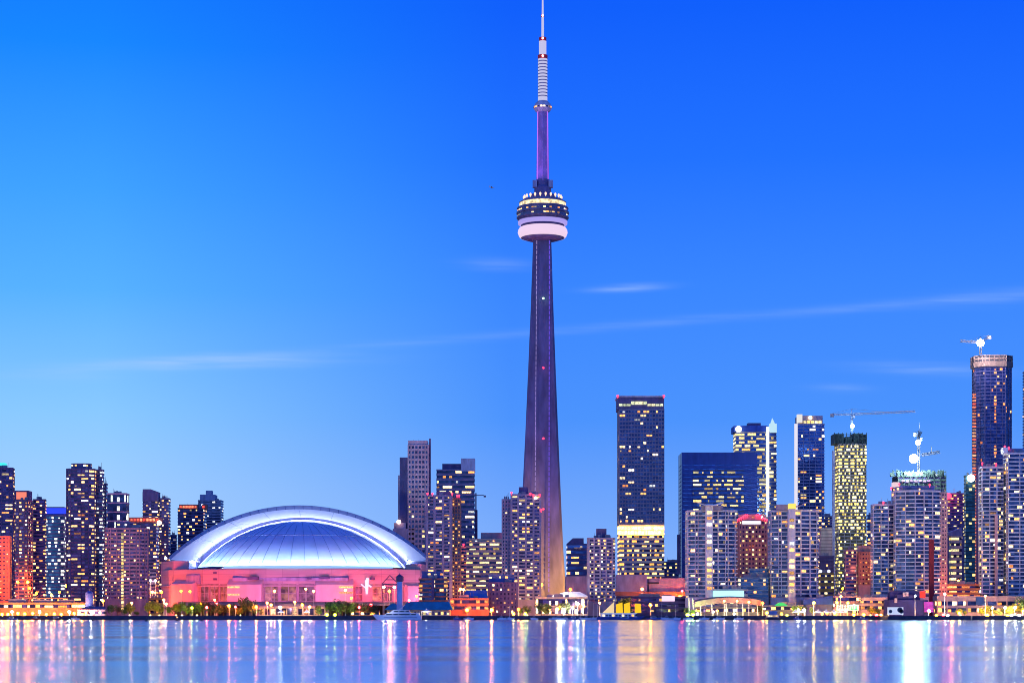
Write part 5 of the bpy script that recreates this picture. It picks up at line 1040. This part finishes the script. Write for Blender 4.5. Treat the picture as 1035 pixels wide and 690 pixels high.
# yacht
D = 1490; k = D/F; X0, X1 = xw(376, D), xw(426, D)
t = empty('yacht', ((X0+X1)/2, D, 0), 'large white three deck yacht moored below the slim lighthouse', 'yacht')
obj('hull', hull_mb(X0, X1, D, 7, -.3, 2.9, -1, .8), BW, t)
mb = MB(); cabin(mb, X0+8, X1-1, D, 5.8, 2.8, 5.0, 3, .5); obj('main_deck', mb, BW, t)
mb = MB(); cabin(mb, X0+13, X1-8, D, 4.8, 5.2, 7.2, 2.6, 1); obj('upper_deck', mb, BW, t)
mb = MB(); cabin(mb, X0+11.5, X1-5, D, 5.4, 5.0, 5.22, .2, .1); mb.prism([(X0+16, D-2.6), (X1-12, D-2.6), (X1-12, D+2.6), (X0+16, D+2.6)], 7.2, 7.45); obj('roof', mb, BW, t)
for a_, b_, z0 in ((10.6, 15, 3.6), (15.8, 19.5, 3.6), (20, 28, 3.6), (28.8, 32.5, 3.6), (16.2, 19.5, 5.8), (20.3, 24, 5.8), (24.8, 27.5, 5.8)):
    mb = MB(); mb.box((X0+(a_+b_)/2, D-(2.93 if z0 < 5 else 2.42), z0+.45), (b_-a_, .14, .85)); obj('window', mb, BN, t)
mb = MB(); mb.tube((X0+20, D, 7.4), (X0+24.5, D, 11.2), .18); mb.box((X0+21.5, D, 8.2), (2.2, 2, .25)); obj('mast', mb, BW, t)
mb = MB(); mb.box(((X0+X1)/2+3, D-3.45, 1.9), (X1-X0-12, .12, .22)); obj('stripe', mb, BB, t)
light('POINT', 'deck_light', t, (X0+12, D-7, 9), (.75, .8, 1), 1500, .5)
# ferry with yellow panels
D = 1494; X0, X1 = xw(603, D), xw(652, D)
t = empty('party_boat', ((X0+X1)/2, D, 0), 'blue and white excursion boat with four glowing yellow side panels', 'boat')
obj('hull', hull_mb(X0, X1, D, 7, -.3, 2.2, 1, .4), BB, t)
mb = MB(); cabin(mb, X0+3, X1-6, D, 6, 2.1, 4.6, .3, 1.5); obj('cabin', mb, BW, t)
for i in range(11): mb = MB(); mb.box((X0+5+i*2.4, D-3.08, 3.3), (1.5, .12, 1.2)); obj('window', mb, L_SHOP if i % 3 == 0 else BN, t)
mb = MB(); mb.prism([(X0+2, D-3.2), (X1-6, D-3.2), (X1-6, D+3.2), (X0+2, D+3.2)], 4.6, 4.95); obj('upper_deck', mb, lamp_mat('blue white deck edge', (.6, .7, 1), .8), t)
yp = lamp_mat('yellow lit panel', (1, .60, .0), 1.0)
for (p0, p1, a_, b_) in ((622.5, 629.5, 610.4, 608.4), (630.5, 637, 610.0, 608.2), (641.5, 648, 609.5, 609.8)):
    mb = MB(); x0, x1 = xw(p0, D), xw(p1, D); zz0 = 5.2
    mb.add([(x0, D-2, zz0), (x1, D-2, zz0), (x1, D-1.6, zz0), (x0, D-1.6, zz0), (x0, D-2, zw(a_, D)), (x1-.4, D-2, zw(b_, D)), (x1-.4, D-1.6, zw(b_, D)), (x0, D-1.6, zw(a_, D))], [(3, 2, 1, 0), (4, 5, 6, 7), (0, 1, 5, 4), (1, 2, 6, 5), (2, 3, 7, 6), (3, 0, 4, 7)]); obj('yellow_panel', mb, yp, t)
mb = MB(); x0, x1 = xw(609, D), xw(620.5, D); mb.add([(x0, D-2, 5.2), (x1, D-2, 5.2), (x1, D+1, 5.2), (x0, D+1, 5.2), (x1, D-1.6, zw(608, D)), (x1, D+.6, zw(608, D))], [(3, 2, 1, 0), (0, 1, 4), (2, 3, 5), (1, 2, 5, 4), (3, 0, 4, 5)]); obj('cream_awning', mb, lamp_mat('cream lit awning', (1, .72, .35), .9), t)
# small craft
def motorboat(px, w, label, col=BW, D=1492, bow=1, h=1.0, red=False):
    k = D/F; x0, x1 = xw(px-w/2, D), xw(px+w/2, D); L = x1-x0; t = empty('motorboat', ((x0+x1)/2, D, 0), label, 'boat', 'small boats moored along the quay')
    obj('hull', hull_mb(x0, x1, D, min(3.4, L*.3), -.2, 1.2*h, bow, .35), col, t)
    mb = MB(); cabin(mb, x0+L*.25, x0+L*.68, D, min(2.4, L*.22), 1.15*h, 2.5*h, .5, .5); obj('cabin', mb, BW, t)
    mb = MB(); mb.box((x0+L*.47, D-min(2.4, L*.22)/2-.04, 1.9*h), (L*.3, .1, .5)); obj('window', mb, BN, t)
    mb = MB(); mb.tube((x0+L*.5, D, 2.4*h), (x0+L*.5, D, 4.4*h), .07, n=4); obj('mast', mb, W_STEEL, t)
for a_ in ((36, 9, 'small red hulled tug at far left quay', W_RED), (12, 11, 'dark open launch at the far left picture edge', BB), (57, 13, 'low dark barge by the ochre quay building', W_DARK), (76, 9, 'small white launch near the ochre quay building right end', BW), (462, 8, 'small dark launch by the dark red pavilion', BB),
           (507, 9, 'small white launch by the dark blue brick block', BW), (565, 12, 'white launch moored before the brightly lit hall', BW), (580, 13, 'blue launch moored before the brightly lit hall', BB), (593, 9, 'small white launch left of the excursion boat', BW), (661, 15, 'dark low boat right of the excursion boat', BB), (674, 10, 'small white cruiser below the pink lit sign', BW),
           (727, 12, 'white cruiser under the curved canopy, the one further left', BW), (747, 10, 'white cruiser under the curved canopy, the one further right', BW), (806, 9, 'small navy launch before the white tents', BB), (872, 11, 'small dark launch by the pink arcade building', BB), (540, 8, 'tiny white launch before the orange lit tower foot', BW), (632, 20, 'long navy speedboat in front of the excursion boat', BB)):
    motorboat(a_[0], a_[1], a_[2], a_[3], D=1492 if a_[0] != 632 else 1484, bow=1 if a_[0] % 2 else -1)
# small ferry at x 782
D = 1490; X0, X1 = xw(774, D), xw(789, D); t = empty('ferry', ((X0+X1)/2, D, 0), 'small double deck ferry with amber windows below the green awning', 'ferry')
obj('hull', hull_mb(X0, X1, D, 5, -.3, 1.9, 1, .2), W_DARK, t); mb = MB(); cabin(mb, X0+.8, X1-1.5, D, 4.4, 1.8, 4.0, .2, .3); obj('cabin', mb, W_CREAM, t); mb = MB(); cabin(mb, X0+1.5, X1-2.5, D, 4, 4.0, 6.4, .4, .5); obj('upper_deck', mb, W_BLUEW, t)
for i in range(4): mb = MB(); mb.box((X0+2+i*1.9, D-2.25, 2.9), (1.4, .12, .9)); obj('window', mb, L_YEL, t)
mb = MB(); mb.prism([(X0+1, D-2.4), (X1-2, D-2.4), (X1-2, D+2.4), (X0+1, D+2.4)], 6.4, 6.65); obj('roof', mb, BW, t)
# sail masts in the marina
for px, y in ((572, 607), (587, 606), (600, 609), (669, 608), (683, 611), (712, 612), (604, 611), (560, 610), (696, 606), (474, 611), (515, 612)):
    D = 1496; x = xw(px, D); t = empty('sailboat', (x, D, 0), None, 'sailboat', 'sailboats with bare masts in the marina'); obj('hull', hull_mb(x-4, x+4, D, 2.4, -.2, 1.2, 1, .3), BW, t)
    mb = MB(); mb.tube((x, D, 1), (x, D, zw(y, D)), .11, .07, 5); obj('mast', mb, BW, t); mb = MB(); mb.tube((x, D, 2.2), (x-3, D, 2.3), .1, n=4); obj('boom', mb, BW, t); mb = MB(); cabin(mb, x-1.6, x+1.8, D, 1.4, 1.15, 1.8, .3, .5); obj('cabin', mb, BW, t)
    PENDING.append((t, px, 'sail', 'white sailboat with bare mast moored by %s'))
for px, D, lb in ((93.5, 1250, 'dark buoy in the water, closest to the domed silo'), (148, 1120, 'dark buoy in the water below the plum mid rise'), (179, 1180, 'dark buoy with orange lamp below the stadium left edge'), (204, 1150, 'small dark buoy below the stadium left part')):
    x = xw(px, D); t = empty('buoy', (x, D, 0), lb, 'buoy', 'buoys off the quay'); mb = MB(); mb.lathe([(.9, -.3), (1.0, .5), (.4, .8), (.25, 1.9), (.1, 2.1)], (x, D), 12); obj('float', mb, W_DARK, t, True)
    mb = MB(); mb.ball((x, D, 2.2), .22); obj('lamp', mb, lamp_mat('orange buoy lamp', (1, .4, .1), 8) if px == 179 else W_DARK, t)
# small aircraft high up beside the mast
D = 2600; x, z = xw(497, D), zw(189.5, D); t = empty('airplane', (x, D, z), 'tiny pale airplane high in the sky left of the tower', 'airplane')
mb = MB(); mb.tube((x-3.4, D, z+.6), (x+3.4, D, z-.8), .55, .35, 8); obj('fuselage', mb, W_WHITE, t); mb = MB(); mb.add([(x-1, D-6, z), (x+.6, D-6, z-.1), (x+1.2, D+6, z), (x-1, D+6, z+.1), (x-1, D-6, z+.25), (x+.6, D-6, z+.15), (x+1.2, D+6, z+.25), (x-1, D+6, z+.35)], [(3, 2, 1, 0), (4, 5, 6, 7), (0, 1, 5, 4), (1, 2, 6, 5), (2, 3, 7, 6), (3, 0, 4, 7)]); obj('wing', mb, W_WHITE, t)
mb = MB(); mb.box((x-3.1, D, z+1.5), (1, .2, 1.6)); obj('tail_fin', mb, W_WHITE, t)
finish_labels()
print('windows', NB[0], 'objects', len(bpy.data.objects))
